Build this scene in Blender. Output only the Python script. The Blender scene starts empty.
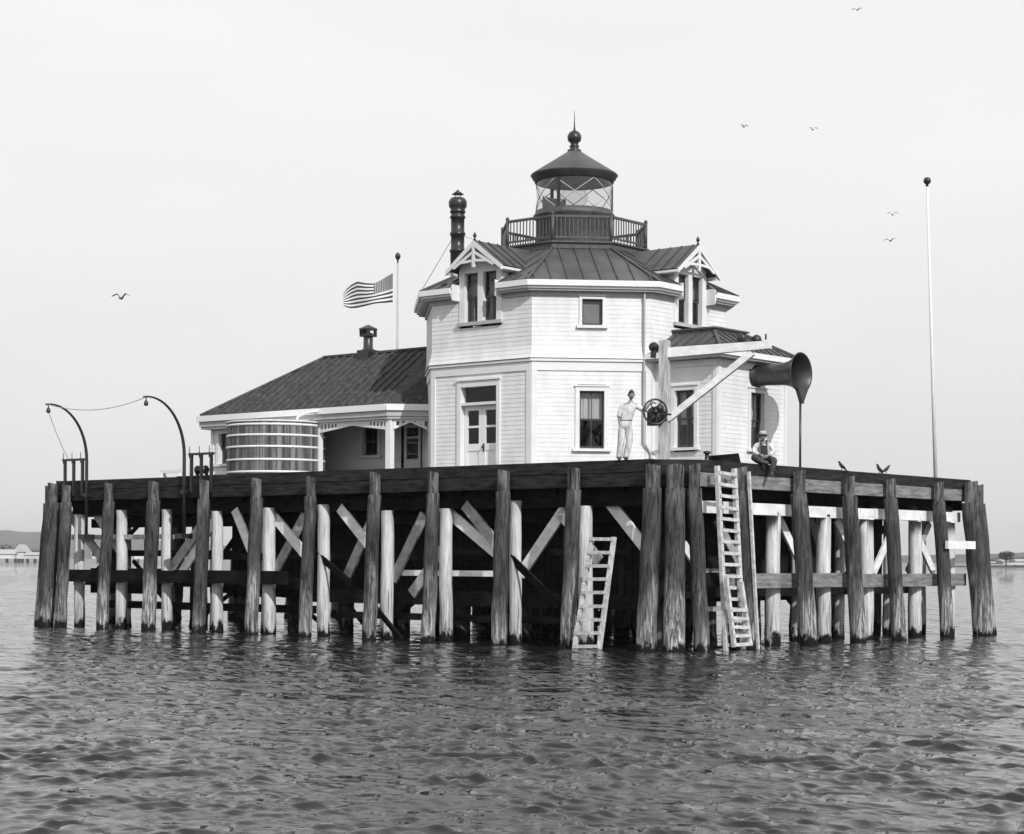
import bpy, bmesh, math, random
import numpy as np
from mathutils import Vector, Matrix
random.seed(7)
rng = np.random.RandomState(11)
sc = bpy.context.scene
col = sc.collection

# ------------------------------------------------------------------ camera
TH = math.radians(50.17)
FW = Vector((math.sin(TH), math.cos(TH), 0)); RT = Vector((math.cos(TH), -math.sin(TH), 0))
CAM = Vector((-40.256, -28.080, 2.28))
cd = bpy.data.cameras.new('camera'); co = bpy.data.objects.new('camera', cd); col.objects.link(co)
m = Matrix((RT, Vector((0, 0, 1)), -FW)).transposed().to_4x4()
co.matrix_world = Matrix.Translation(CAM) @ m @ Matrix.Rotation(0.0044, 4, 'Z')
cd.sensor_width = 36; cd.lens = 1945 / 1024 * 36; cd.shift_y = 143 / 1024
cd.clip_start = .5; cd.clip_end = 20000
sc.camera = co

# ------------------------------------------------------------------ world, sun, exposure
SUN = Vector((-.70, -1.55, 1.13)).normalized()          # towards the sun
elev = math.asin(SUN.z)
w = bpy.data.worlds.new('World'); sc.world = w; w.use_nodes = True
nt = w.node_tree; nt.nodes.clear()
out = nt.nodes.new('ShaderNodeOutputWorld'); bg = nt.nodes.new('ShaderNodeBackground')
sky = nt.nodes.new('ShaderNodeTexSky'); sky.sky_type = 'NISHITA'; sky.sun_disc = False
sky.sun_elevation = elev; sky.sun_rotation = math.atan2(SUN.x, SUN.y)
bw = nt.nodes.new('ShaderNodeRGBToBW'); nt.links.new(sky.outputs[0], bw.inputs[0])
mr = nt.nodes.new('ShaderNodeMath'); mr.operation = 'MULTIPLY_ADD'; mr.inputs[1].default_value = .10; mr.inputs[2].default_value = 6.55
nt.links.new(bw.outputs[0], mr.inputs[0])
# thin high overcast: brighter overhead, a little greyer low down, soft uneven patches
tc = nt.nodes.new('ShaderNodeTexCoord'); sep = nt.nodes.new('ShaderNodeSeparateXYZ'); nt.links.new(tc.outputs['Generated'], sep.inputs[0])
zr = nt.nodes.new('ShaderNodeMapRange'); zr.interpolation_type = 'SMOOTHSTEP'; zr.inputs[1].default_value = -.02; zr.inputs[2].default_value = .24; zr.inputs[3].default_value = 1.0; zr.inputs[4].default_value = 1.24
nt.links.new(sep.outputs['Z'], zr.inputs[0])
mp = nt.nodes.new('ShaderNodeMapping'); mp.inputs['Scale'].default_value = (2.2, 2.2, 7); nt.links.new(tc.outputs['Generated'], mp.inputs[0])
nz = nt.nodes.new('ShaderNodeTexNoise'); nz.inputs['Scale'].default_value = 1.6; nz.inputs['Detail'].default_value = 5; nt.links.new(mp.outputs[0], nz.inputs[0])
nr = nt.nodes.new('ShaderNodeMapRange'); nr.inputs[1].default_value = .3; nr.inputs[2].default_value = .7; nr.inputs[3].default_value = .96; nr.inputs[4].default_value = 1.03
nt.links.new(nz.outputs[0], nr.inputs[0])
m1 = nt.nodes.new('ShaderNodeMath'); m1.operation = 'MULTIPLY'; nt.links.new(mr.outputs[0], m1.inputs[0]); nt.links.new(zr.outputs[0], m1.inputs[1])
m2 = nt.nodes.new('ShaderNodeMath'); m2.operation = 'MULTIPLY'; nt.links.new(m1.outputs[0], m2.inputs[0]); nt.links.new(nr.outputs[0], m2.inputs[1])
nt.links.new(m2.outputs[0], bg.inputs['Color']); bg.inputs['Strength'].default_value = .10
nt.links.new(bg.outputs[0], out.inputs[0])
sd = bpy.data.lights.new('sun', 'SUN'); sd.energy = 3.0; sd.angle = math.radians(.6); sd.color = (1, 1, 1)
so = bpy.data.objects.new('sun', sd); col.objects.link(so)
so.rotation_euler = SUN.to_track_quat('Z', 'Y').to_euler(); so.location = (0, 0, 60)
sc.view_settings.view_transform = 'Standard'; sc.view_settings.look = 'None'
sc.view_settings.exposure = 0.12; sc.view_settings.gamma = 1

# ------------------------------------------------------------------ materials (a black-and-white world: every colour is a grey)
def mat(name, base, rough=.7, var=.15, scale=(3, 3, 3), spec=.3, metal=0, bump=0, detail=6, lo=.35, hi=.65):
    M = bpy.data.materials.new(name); M.use_nodes = True; n = M.node_tree
    b = n.nodes['Principled BSDF']; b.inputs['Roughness'].default_value = rough
    b.inputs['Specular IOR Level'].default_value = spec; b.inputs['Metallic'].default_value = metal
    g = n.nodes.new('ShaderNodeNewGeometry'); mp = n.nodes.new('ShaderNodeMapping'); mp.inputs['Scale'].default_value = scale
    n.links.new(g.outputs['Position'], mp.inputs[0])
    t = n.nodes.new('ShaderNodeTexNoise'); t.inputs['Scale'].default_value = 1; t.inputs['Detail'].default_value = detail; t.inputs['Roughness'].default_value = .65
    n.links.new(mp.outputs[0], t.inputs[0])
    r = n.nodes.new('ShaderNodeMapRange'); r.inputs[1].default_value = lo; r.inputs[2].default_value = hi
    r.inputs[3].default_value = base * (1 - var); r.inputs[4].default_value = base * (1 + var)
    n.links.new(t.outputs[0], r.inputs[0]); n.links.new(r.outputs[0], b.inputs['Base Color'])
    if bump:
        bp = n.nodes.new('ShaderNodeBump'); bp.inputs['Strength'].default_value = bump; bp.inputs['Distance'].default_value = .02
        n.links.new(t.outputs[0], bp.inputs['Height']); n.links.new(bp.outputs[0], b.inputs['Normal'])
    return M
def pile_mat(name, lo, hi, bleach, wet=.32):
    """timber pile: vertical grain, salt-bleached streaks low down, wet weed band at the water"""
    M = bpy.data.materials.new(name); M.use_nodes = True; n = M.node_tree; L = n.links.new
    b = n.nodes['Principled BSDF']; b.inputs['Roughness'].default_value = .9; b.inputs['Specular IOR Level'].default_value = .1
    g = n.nodes.new('ShaderNodeNewGeometry')
    def noise(sx, sz, det=6):
        mp = n.nodes.new('ShaderNodeMapping'); mp.inputs['Scale'].default_value = (sx, sx, sz); L(g.outputs['Position'], mp.inputs[0])
        t = n.nodes.new('ShaderNodeTexNoise'); t.inputs['Scale'].default_value = 1; t.inputs['Detail'].default_value = det; t.inputs['Roughness'].default_value = .7
        L(mp.outputs[0], t.inputs[0]); return t.outputs[0]
    def rng_(v, a, b_, c, d):
        r = n.nodes.new('ShaderNodeMapRange'); r.inputs[1].default_value = a; r.inputs[2].default_value = b_; r.inputs[3].default_value = c; r.inputs[4].default_value = d
        L(v, r.inputs[0]); return r.outputs[0]
    def math_(op, a, c):
        q = n.nodes.new('ShaderNodeMath'); q.operation = op
        for i, v in enumerate((a, c)):
            if isinstance(v, (int, float)): q.inputs[i].default_value = v
            else: L(v, q.inputs[i])
        return q.outputs[0]
    def mix(f, a, c):
        q = n.nodes.new('ShaderNodeMix'); q.data_type = 'FLOAT'
        L(f, q.inputs[0])
        for i, v in ((2, a), (3, c)):
            if isinstance(v, (int, float)): q.inputs[i].default_value = v
            else: L(v, q.inputs[i])
        return q.outputs[0]
    gr = noise(26, 1.1); big = noise(3.5, .9)
    base = rng_(math_('ADD', math_('MULTIPLY', gr, .6), math_('MULTIPLY', big, .4)), .38, .62, lo, hi)
    sp = n.nodes.new('ShaderNodeSeparateXYZ'); L(g.outputs['Position'], sp.inputs[0]); z = sp.outputs['Z']
    zz = math_('ADD', z, math_('MULTIPLY', math_('SUBTRACT', noise(6, 1.1), .5), 3.4))
    big2 = noise(.9, .25, 2)
    zz2 = math_('ADD', zz, math_('MULTIPLY', math_('SUBTRACT', big2, .5), 4.5))
    low = rng_(zz2, 1.7, .2, 0, 1)
    streak = rng_(noise(24, .9), .46, .58, .12, 1)
    c = mix(math_('MULTIPLY', low, streak), base, bleach)
    up = rng_(math_('ADD', zz, math_('MULTIPLY', big, 1.5)), 4.0, 5.6, 0, .75)
    c = mix(math_('MULTIPLY', up, rng_(noise(11, 1.4), .46, .56, 0, 1)), c, min(.7, hi * 2.4))
    c = mix(rng_(noise(17, .45), .60, .66, 0, .85), c, .012)
    wz = math_('ADD', z, math_('MULTIPLY', math_('SUBTRACT', noise(5, 2), .5), 1.3))
    c = mix(rng_(wz, wet + .06, wet - .06, 0, 1), c, .012)
    L(c, b.inputs['Base Color'])
    bp = n.nodes.new('ShaderNodeBump'); bp.inputs['Strength'].default_value = .7; bp.inputs['Distance'].default_value = .025
    L(gr, bp.inputs['Height']); L(bp.outputs[0], b.inputs['Normal'])
    return M
M = dict(
    white=mat('white_paint', .76, .55, .03, (1.2, 1.2, 3)),
    wall=mat('white_clapboard_paint', .71, .6, .09, (2.2, 2.2, 1.1)),
    trim=mat('white_trim_paint', .70, .55, .05, (1, 1, 2)),
    shade_siding=mat('shaded_porch_siding', .50, .7, .1, (1, 1, 5)),  # greyer copy of the wall white, porch shade put into the colour
    greytrim=mat('grey_trim_paint', .42, .6, .08),
    roof=mat('dark_metal_roofing', .075, .5, .3, (1.2, 1.2, 1.2), .4, bump=.1),
    roofrib=mat('roof_seam_metal', .066, .5, .2, (2, 2, 2), .4),
    houseroof=mat('weathered_shingle_roofing', .055, .85, .4, (6, 6, 9), .15, bump=.4),
    rooflath=mat('roof_batten_wood', .072, .8, .5, (5, 5, 5), .2),
    iron=mat('black_painted_iron', .022, .35, .3, (6, 6, 6), .5),
    horn=mat('dark_enamel_iron', .028, .38, .25, (5, 5, 5), .6, bump=.05),
    ironrail=mat('grey_weathered_iron', .07, .5, .3, (6, 6, 6), .4),
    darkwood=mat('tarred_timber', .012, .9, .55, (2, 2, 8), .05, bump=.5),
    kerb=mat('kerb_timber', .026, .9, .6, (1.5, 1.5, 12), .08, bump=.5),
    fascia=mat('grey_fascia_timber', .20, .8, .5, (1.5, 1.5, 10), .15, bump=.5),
    ladderwood=mat('bleached_ladder_wood', .52, .8, .3, (6, 6, 6), .2, bump=.4),
    greywood=mat('weathered_grey_wood', .34, .8, .3, (4, 4, 4), .2, bump=.4),
    whitewood=mat('whitewashed_timber', .76, .75, .16, (2.5, 2.5, 5), .2, bump=.2),
    hoistwood=mat('peeling_white_post', .42, .75, .4, (14, 14, 2), .2, bump=.3),
    deck=mat('deck_planks', .13, .85, .35, (1, 6, 6), .15, bump=.3),
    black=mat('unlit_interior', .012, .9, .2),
    curtain=mat('window_curtain', .5, .9, .12, (20, 20, 1)),
    sash=mat('dark_sash_paint', .06, .5, .2),
    skin=mat('skin', .24, .6, .08), hair=mat('hair', .03, .7, .3, (30, 30, 30)),
    shirt=mat('shirt_cloth', .58, .85, .28, (9, 9, 5), bump=.6), trous=mat('pale_trouser_cloth', .50, .85, .35, (8, 8, 4), bump=.2),
    denim=mat('dark_overall_cloth', .05, .9, .3, (9, 9, 9)), hatm=mat('hat_felt', .42, .85, .1), shoe=mat('shoe_leather', .06, .6, .3),
    rope=mat('rope_fibre', .25, .9, .2), bird=mat('bird_plumage', .04, .7, .4, (40, 40, 40)), gull=mat('gull_plumage', .10, .7, .3, (10, 10, 10)),
    flagw=mat('flag_white_cloth', .72, .9, .05), flagd=mat('flag_dark_cloth', .05, .9, .1), flagc=mat('flag_canton_cloth', .13, .9, .1),
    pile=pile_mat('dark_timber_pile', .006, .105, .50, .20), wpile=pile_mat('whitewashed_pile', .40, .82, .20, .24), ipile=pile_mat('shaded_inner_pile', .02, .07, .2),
    hill=mat('hill_forest', .05, .9, .5, (.01, .01, .03), .1), far=mat('far_shed_white', .55, .8, .2, (.05, .05, .1), .1),
    fardark=mat('far_dark_wood', .05, .9, .3, (.1, .1, .1), .1), farleaf=mat('far_leaves', .05, .9, .5, (.4, .4, .4), .1),
    stave=None)
def stave_mat():
    S = mat('tank_staves', .15, .75, .5, (7, 7, .3), .3, bump=.3, lo=.42, hi=.58)
    return S
M['stave'] = stave_mat()
def glass_mat(name, tint=.9, rough=.02, refl=1.5):
    G = bpy.data.materials.new(name); G.use_nodes = True; n = G.node_tree; n.nodes.clear()
    o = n.nodes.new('ShaderNodeOutputMaterial'); mx = n.nodes.new('ShaderNodeMixShader')
    tr = n.nodes.new('ShaderNodeBsdfTransparent'); tr.inputs[0].default_value = (tint, tint, tint, 1)
    gl = n.nodes.new('ShaderNodeBsdfGlossy'); gl.inputs['Roughness'].default_value = rough
    lw_ = n.nodes.new('ShaderNodeLayerWeight'); pw_ = n.nodes.new('ShaderNodeMath'); pw_.operation = 'POWER'; pw_.inputs[1].default_value = 4
    n.links.new(lw_.outputs['Facing'], pw_.inputs[0]); fr = n.nodes.new('ShaderNodeMath'); fr.operation = 'MULTIPLY_ADD'; fr.inputs[1].default_value = .6; fr.inputs[2].default_value = .045
    n.links.new(pw_.outputs[0], fr.inputs[0])
    n.links.new(fr.outputs[0], mx.inputs[0]); n.links.new(tr.outputs[0], mx.inputs[1]); n.links.new(gl.outputs[0], mx.inputs[2]); n.links.new(mx.outputs[0], o.inputs[0])
    return G
M['glass'] = glass_mat('window_glass'); M['lglass'] = glass_mat('lantern_glass', .88)
M['lens'] = glass_mat('lens_glass', .9, .1, 1.5)

# ------------------------------------------------------------------ mesh helpers
class MB:
    def __init__(s): s.v = []; s.f = []; s.mi = []; s.sm = []
    def add(s, vs, fs, mi=0, smooth=False):
        o = len(s.v); s.v += [tuple(v) for v in vs]
        for f in fs: s.f.append([i + o for i in f]); s.mi.append(mi); s.sm.append(smooth)
        return s
    def hexa(s, p, mi=0):     # 8 points: bottom ring 0-3, top ring 4-7
        return s.add(p, [(3, 2, 1, 0), (4, 5, 6, 7), (0, 1, 5, 4), (1, 2, 6, 5), (2, 3, 7, 6), (3, 0, 4, 7)], mi)
    def box(s, x0, x1, y0, y1, z0, z1, mi=0):
        return s.hexa([(x0, y0, z0), (x1, y0, z0), (x1, y1, z0), (x0, y1, z0), (x0, y0, z1), (x1, y0, z1), (x1, y1, z1), (x0, y1, z1)], mi)
    def fbox(s, fr, s0, s1, z0, z1, d0, d1, mi=0):
        q = [fr(a, z, d) for z in (z0, z1) for a, d in ((s0, d1), (s1, d1), (s1, d0), (s0, d0))]
        return s.hexa(q, mi)
    def beam(s, a, b, wid, thick, up=(0, 0, 1), mi=0):
        a = Vector(a); b = Vector(b); t = (b - a).normalized(); u = Vector(up); u = (u - t * u.dot(t))
        if u.length < 1e-4: u = Vector((1, 0, 0)) - t * t.x
        u.normalize(); n = t.cross(u)
        q = [p + n * sx * wid / 2 + u * sy * thick / 2 for p in (a, b) for sx, sy in ((-1, -1), (1, -1), (1, 1), (-1, 1))]
        return s.hexa(q, mi)
    def tube(s, pts, rad, n=10, mi=0, cap=True, smooth=True):
        pts = [Vector(p) for p in pts]; k = len(pts)
        if not hasattr(rad, '__len__'): rad = [rad] * k
        vs = []; prev = None
        for i, p in enumerate(pts):
            t = (pts[min(i + 1, k - 1)] - pts[max(i - 1, 0)]).normalized()
            if prev is None:
                u = t.orthogonal().normalized()
            else:
                u = (prev - t * prev.dot(t)).normalized()
            prev = u; v = t.cross(u)
            for j in range(n):
                a = 2 * math.pi * j / n; vs.append(p + (u * math.cos(a) + v * math.sin(a)) * rad[i])
        fs = [(i * n + j, i * n + (j + 1) % n, (i + 1) * n + (j + 1) % n, (i + 1) * n + j) for i in range(k - 1) for j in range(n)]
        s.add(vs, fs, mi, smooth)
        if cap:
            o = len(s.v) - len(vs)
            s.f.append([o + j for j in range(n)][::-1]); s.mi.append(mi); s.sm.append(False)
            s.f.append([o + (k - 1) * n + j for j in range(n)]); s.mi.append(mi); s.sm.append(False)
        return s
    def lathe(s, prof, c, n=32, mi=0, smooth=True, axis=None):
        """prof: list of (r, h). axis: direction (default +z)"""
        c = Vector(c); ax = Vector(axis or (0, 0, 1)).normalized(); u = ax.orthogonal().normalized(); v = ax.cross(u)
        vs = [c + ax * h + (u * math.cos(2 * math.pi * j / n) + v * math.sin(2 * math.pi * j / n)) * r for r, h in prof for j in range(n)]
        fs = [(i * n + j, i * n + (j + 1) % n, (i + 1) * n + (j + 1) % n, (i + 1) * n + j) for i in range(len(prof) - 1) for j in range(n)]
        s.add(vs, fs, mi, smooth); return s
    def prism(s, poly, z0, z1, mi=0):
        n = len(poly); vs = [(x, y, z0) for x, y in poly] + [(x, y, z1) for x, y in poly]
        return s.add(vs, [tuple(range(n))[::-1], tuple(range(n, 2 * n))] + [(i, (i + 1) % n, n + (i + 1) % n, n + i) for i in range(n)], mi)
    def fprism(s, fr, poly, d0, d1, mi=0):     # polygon in (s,z) of a wall frame
        n = len(poly); vs = [fr(a, z, d0) for a, z in poly] + [fr(a, z, d1) for a, z in poly]
        return s.add(vs, [tuple(range(n)), tuple(range(n, 2 * n))[::-1]] + [(i, (i + 1) % n, n + (i + 1) % n, n + i) for i in range(n)], mi)
    def build(s, name, ms, parent=None, label=None):
        me = bpy.data.meshes.new(name)
        off = worldloc(parent) if parent else Vector((0, 0, 0))
        me.from_pydata([(x - off.x, y - off.y, z - off.z) for x, y, z in s.v], [], s.f)
        if not isinstance(ms, (list, tuple)): ms = [ms]
        for q in ms: me.materials.append(q)
        me.polygons.foreach_set('material_index', s.mi); me.polygons.foreach_set('use_smooth', s.sm)
        bm = bmesh.new(); bm.from_mesh(me); bmesh.ops.recalc_face_normals(bm, faces=bm.faces); bm.to_mesh(me); bm.free()
        me.update()
        o = bpy.data.objects.new(name, me); col.objects.link(o)
        if parent: o.parent = parent
        if label: o['label'] = label
        return o
def worldloc(o):
    l = Vector((0, 0, 0))
    while o: l = l + o.location; o = o.parent
    return l
def thing(name, label, cat, loc, group=None):
    o = bpy.data.objects.new(name, None); col.objects.link(o); o.location = loc; o.empty_display_size = .3
    o['label'] = label; o['category'] = cat
    if group: o['group'] = group
    return o
def tag(o, label, cat, group=None):
    o['label'] = label; o['category'] = cat
    if group: o['group'] = group
    return o
def structure(o): o['kind'] = 'structure'; return o
class Frame:     # a wall: p0 start (left as seen from outside), n outward normal
    def __init__(s, p0, n):
        s.p = Vector((p0[0], p0[1], 0)); s.n = Vector((n[0], n[1], 0)).normalized(); s.t = Vector((-s.n.y, s.n.x, 0))
    def __call__(s, a, z, d=0): 
        q = s.p + s.t * a + s.n * d; return (q.x, q.y, z)
def hexoct(cx, cy, a, h):
    """chamfered square: apothem a, half side h; facets as (p_left, p_right, normal)"""
    k = .70710678; ns = [(-1, 0), (-k, -k), (0, -1), (k, -k), (1, 0), (k, k), (0, 1), (-k, k)]
    P = [(-a, h), (-a, -h), (-h, -a), (h, -a), (a, -h), (a, h), (h, a), (-h, a)]
    P = [(cx + x, cy + y) for x, y in P]
    return [(P[i], P[(i + 1) % 8], ns[i]) for i in range(8)]
def clap(mb, fr, s0, s1, z0, z1, holes=(), pitch=.125, off=lambda z: 0, mitre=.414):
    n = max(1, round((z1 - z0) / pitch)); dz = (z1 - z0) / n
    for i in range(n):
        a, b = z0 + i * dz, z0 + (i + 1) * dz
        ob, ot = off(a) + .0075, off(b)
        A0, A1 = s0 - mitre * off(a), s1 + mitre * off(a); B0, B1 = s0 - mitre * off(b), s1 + mitre * off(b)
        iv = [(0., 1.)]
        for h0, h1, hz0, hz1 in holes:
            if hz0 < b - .02 and hz1 > a + .02:
                f0, f1 = (h0 - s0) / (s1 - s0), (h1 - s0) / (s1 - s0); new = []
                for p, q in iv:
                    if f1 <= p or f0 >= q: new.append((p, q)); continue
                    if f0 > p: new.append((p, f0))
                    if f1 < q: new.append((f1, q))
                iv = new
        for p, q in iv:
            ap, aq = A0 + (A1 - A0) * p, A0 + (A1 - A0) * q; bp, bq = B0 + (B1 - B0) * p, B0 + (B1 - B0) * q
            mb.add([fr(ap, a, ob), fr(aq, a, ob), fr(bq, b, ot), fr(bp, b, ot), fr(ap, a, off(a) - .01), fr(aq, a, off(a) - .01)], [(0, 1, 2, 3), (4, 5, 1, 0)])
def roof_panel(mb, rb, A, B, C, D, pitch, rw=.035, rh=.04, start=None):
    """A,B eave; C above B, D above A; mb gets slab, rb gets seams"""
    A, B, C, D = map(Vector, (A, B, C, D)); t = (B - A); L = t.length; t.normalize()
    n = (B - A).cross(D - A).normalized()
    if n.z < 0: n = -n
    u = n.cross(t)
    if u.z < 0: u = -u
    mb.add([A, B, C, D], [(0, 1, 2, 3)]); mb.add([A - n * .06, B - n * .06, C - n * .06, D - n * .06], [(0, 1, 2, 3)])
    q = lambda P: ((P - A).dot(t), (P - A).dot(u))
    (cs, ch), (ds, dh) = q(C), q(D); H = max(ch, dh)
    k = int(L / pitch); st = (L - k * pitch) / 2 if start is None else start
    s = st
    while s < L - .02:
        hm = H
        if s < ds: hm = dh * s / ds if ds > 1e-3 else H
        if s > cs: hm = min(hm, ch * (L - s) / (L - cs)) if L - cs > 1e-3 else hm
        if ch != dh and ds <= s <= cs and cs - ds > 1e-3: hm = dh + (ch - dh) * (s - ds) / (cs - ds)
        if hm > .15:
            a = A + t * s; b = a + u * (hm - .03); rb.beam(a + n * rh / 2, b + n * rh / 2, rw, rh, n)
        s += pitch
def hip_cap(rb, a, b, w_=.09, h=.05): rb.beam(Vector(a) + Vector((0, 0, .03)), Vector(b) + Vector((0, 0, .03)), w_, h)

def window(fr, c, wd, z0, z1, parent, curtain='full', dark=True, sill=True, case=.12, muntin=True, recess=.09, meeting=True):
    """cased sash window as part 'window' with sub-parts"""
    s0, s1 = c - wd / 2, c + wd / 2
    m = MB()
    m.fbox(fr, s0 - case, s0, z0 - .02, z1 + case, -.12, .045); m.fbox(fr, s1, s1 + case, z0 - .02, z1 + case, -.12, .045)
    m.fbox(fr, s0 - .002, s1 + .002, z1, z1 + case - .004, -.12, .042); m.fbox(fr, s0 - case - .03, s1 + case + .03, z1 + case, z1 + case + .04, -.02, .075)
    w_ = m.build('window', M['trim'], parent)
    if sill: MB().fbox(fr, s0 - case - .07, s1 + case + .07, z0 - .1, z0 - .022, -.1, .11).build('sill', M['trim'], w_)
    s = MB(); b = .05; zc = (z0 + z1) / 2; r = -recess
    for lo, hi, rr in (((z0, zc + .02, r - .03), (zc - .02, z1, r)) if meeting else ((z0, z1, r),)):
        s.fbox(fr, s0, s0 + b, lo, hi, rr - .03, rr); s.fbox(fr, s1 - b, s1, lo, hi, rr - .03, rr)
        s.fbox(fr, s0 + b, s1 - b, lo, lo + b, rr - .029, rr - .001); s.fbox(fr, s0 + b, s1 - b, hi - b, hi, rr - .029, rr - .001)
        if muntin: s.fbox(fr, c - .015, c + .015, lo + b, hi - b, rr - .025, rr - .003)
    s.build('sash', M['sash'] if dark else M['trim'], w_)
    MB().add([fr(s0 + .03, z0 + .03, r - .018), fr(s1 - .03, z0 + .03, r - .018), fr(s1 - .03, z1 - .03, r - .018), fr(s0 + .03, z1 - .03, r - .018)], [(0, 1, 2, 3)]).build('pane', M['glass'], w_)
    if curtain:
        q = MB(); zt = z1 - .02; zb = {'full': z0 + .03, 'half': zc, 'low': zc - .15, 'blind': zc + .1}[curtain]
        spans = {'full': [(s0, s1)], 'half': [(s0 + .02, s1 - .02)], 'low': [(s0, s0 + wd * .4), (s1 - wd * .4, s1)], 'blind': [(s0, s1)]}[curtain]
        for a, b_ in spans:
            k = 14; vs = []
            for i in range(k + 1):
                x = a + (b_ - a) * i / k; d = r - .16 + .018 * math.sin(i * 2.3)
                vs += [fr(x, zb, d), fr(x, zt, d)]
            q.add(vs, [(2 * i, 2 * i + 2, 2 * i + 3, 2 * i + 1) for i in range(k)])
        q.build('curtain', M['curtain'], w_)
    return w_
def smoothstep(x): x = np.clip(x, 0, 1); return x * x * (3 - 2 * x)

# ------------------------------------------------------------------ water
def make_water():
    # rows close together near the shore of view, wider further out; axes along the wind
    ys = [4.]
    while ys[-1] < 270: ys.append(ys[-1] + .045 + max(0, ys[-1] - 16) * .0038)
    ys = np.array(ys); U, Y = np.meshgrid(np.linspace(-1, 1, 1200), ys); X = U * (12 + .36 * Y)
    wx = CAM.x + X * RT.x + Y * FW.x; wy = CAM.y + X * RT.y + Y * FW.y
    spc = np.maximum(.045 + np.maximum(0, Y - 16) * .0038, (12 + .36 * Y) / 600)
    edge = smoothstep((1 - np.abs(U)) / .08) * smoothstep((Y - 4) / 3) * smoothstep((270 - Y) / 60)
    h = np.zeros_like(wx); dx = np.zeros_like(wx); dy = np.zeros_like(wx)
    wind = math.radians(58)
    for i in range(150):
        lam = .14 * (16 ** (i / 149.)); k = 2 * math.pi / lam
        th = wind + rng.normal(0, .62 if lam < .4 else .36); ph = rng.uniform(0, 6.28)
        slope = .064 * math.exp(-(math.log(lam / .27) / .72) ** 2) + (.012 if lam < 1 else .008)
        a = slope / k * smoothstep(lam / spc / 2.4 - .7)
        cx, cy = math.cos(th), math.sin(th); arg = k * (wx * cx + wy * cy) + ph
        c_, s_ = np.cos(arg), np.sin(arg)
        h += a * c_; dx -= .8 * a * cx * s_; dy -= .8 * a * cy * s_
    patch = np.zeros_like(wx)
    for i in range(26):      # gusts: calmer and rougher patches of many sizes
        lam = 1.1 * 9 ** rng.uniform(0, 1); th = rng.uniform(0, 6.28); patch += np.cos(2 * math.pi / lam * (wx * math.cos(th) + wy * math.sin(th)) + rng.uniform(0, 6.28))
    patch = np.clip(.70 + .34 * patch / 3.6 + .08 * (patch / 3.6) ** 2, .3, 1.12)
    amp = edge * patch
    Z = h * amp; wx = wx + dx * amp; wy = wy + dy * amp
    ny, nx = X.shape; V = np.stack([wx, wy, Z], -1).reshape(-1, 3)
    idx = np.arange(ny * nx).reshape(ny, nx)
    Fq = np.stack([idx[:-1, :-1], idx[:-1, 1:], idx[1:, 1:], idx[1:, :-1]], -1).reshape(-1, 4)
    # outer sheet to the horizon, joined to the rim
    def W(x, y): return (CAM.x + x * RT.x + y * FW.x, CAM.y + x * RT.y + y * FW.y, 0)
    B = 9000; base = len(V)
    ex = [W(-B, -B), W(B, -B), W(B, B), W(-B, B), W(-13.44, 4), W(13.44, 4), W(12 + .36 * ys[-1], ys[-1]), W(-12 - .36 * ys[-1], ys[-1])]
    V = np.vstack([V, np.array(ex)])
    o = base; F2 = np.array([[o, o + 1, o + 5, o + 4], [o + 1, o + 2, o + 6, o + 5], [o + 2, o + 3, o + 7, o + 6], [o + 3, o, o + 4, o + 7]])
    Fq = np.vstack([Fq, F2])
    me = bpy.data.meshes.new('water'); me.vertices.add(len(V)); me.vertices.foreach_set('co', V.astype(np.float32).ravel())
    me.loops.add(Fq.size); me.loops.foreach_set('vertex_index', Fq.astype(np.int32).ravel())
    me.polygons.add(len(Fq)); me.polygons.foreach_set('loop_start', np.arange(0, Fq.size, 4, dtype=np.int32))
    me.polygons.foreach_set('loop_total', np.full(len(Fq), 4, dtype=np.int32)); me.polygons.foreach_set('use_smooth', np.ones(len(Fq), dtype=bool))
    me.update(calc_edges=True)
    ob = bpy.data.objects.new('water', me); col.objects.link(ob); structure(ob)
    Mw = bpy.data.materials.new('sea_water'); Mw.use_nodes = True; n = Mw.node_tree; L = n.links.new
    b = n.nodes['Principled BSDF']; b.inputs['Base Color'].default_value = (.016, .016, .016, 1); b.inputs['Roughness'].default_value = .025; b.inputs['IOR'].default_value = 1.36
    g = n.nodes.new('ShaderNodeNewGeometry')
    def nz(sc_, det, rot=0, st=2.2):
        mp = n.nodes.new('ShaderNodeMapping'); mp.inputs['Rotation'].default_value = (0, 0, rot); mp.inputs['Scale'].default_value = (sc_, sc_ / st, 1); L(g.outputs['Position'], mp.inputs[0])
        t = n.nodes.new('ShaderNodeTexNoise'); t.inputs['Scale'].default_value = 1; t.inputs['Detail'].default_value = det; t.inputs['Roughness'].default_value = .6
        L(mp.outputs[0], t.inputs[0]); return t.outputs[0]
    b1 = n.nodes.new('ShaderNodeBump'); b1.inputs['Strength'].default_value = .5; b1.inputs['Distance'].default_value = .012
    L(nz(13, 6, math.radians(50), 1.6), b1.inputs['Height'])
    b2 = n.nodes.new('ShaderNodeBump'); b2.inputs['Strength'].default_value = .4; b2.inputs['Distance'].default_value = .05
    L(nz(3.6, 5, math.radians(60), 1.8), b2.inputs['Height']); L(b1.outputs[0], b2.inputs['Normal']); b3 = n.nodes.new('ShaderNodeBump'); b3.inputs['Strength'].default_value = .6; b3.inputs['Distance'].default_value = .45; L(nz(.9, 3, math.radians(50), 2.6), b3.inputs['Height']); L(b2.outputs[0], b3.inputs['Normal']); L(b3.outputs[0], b.inputs['Normal'])
    me.materials.append(Mw)
    return ob
make_water()

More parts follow.
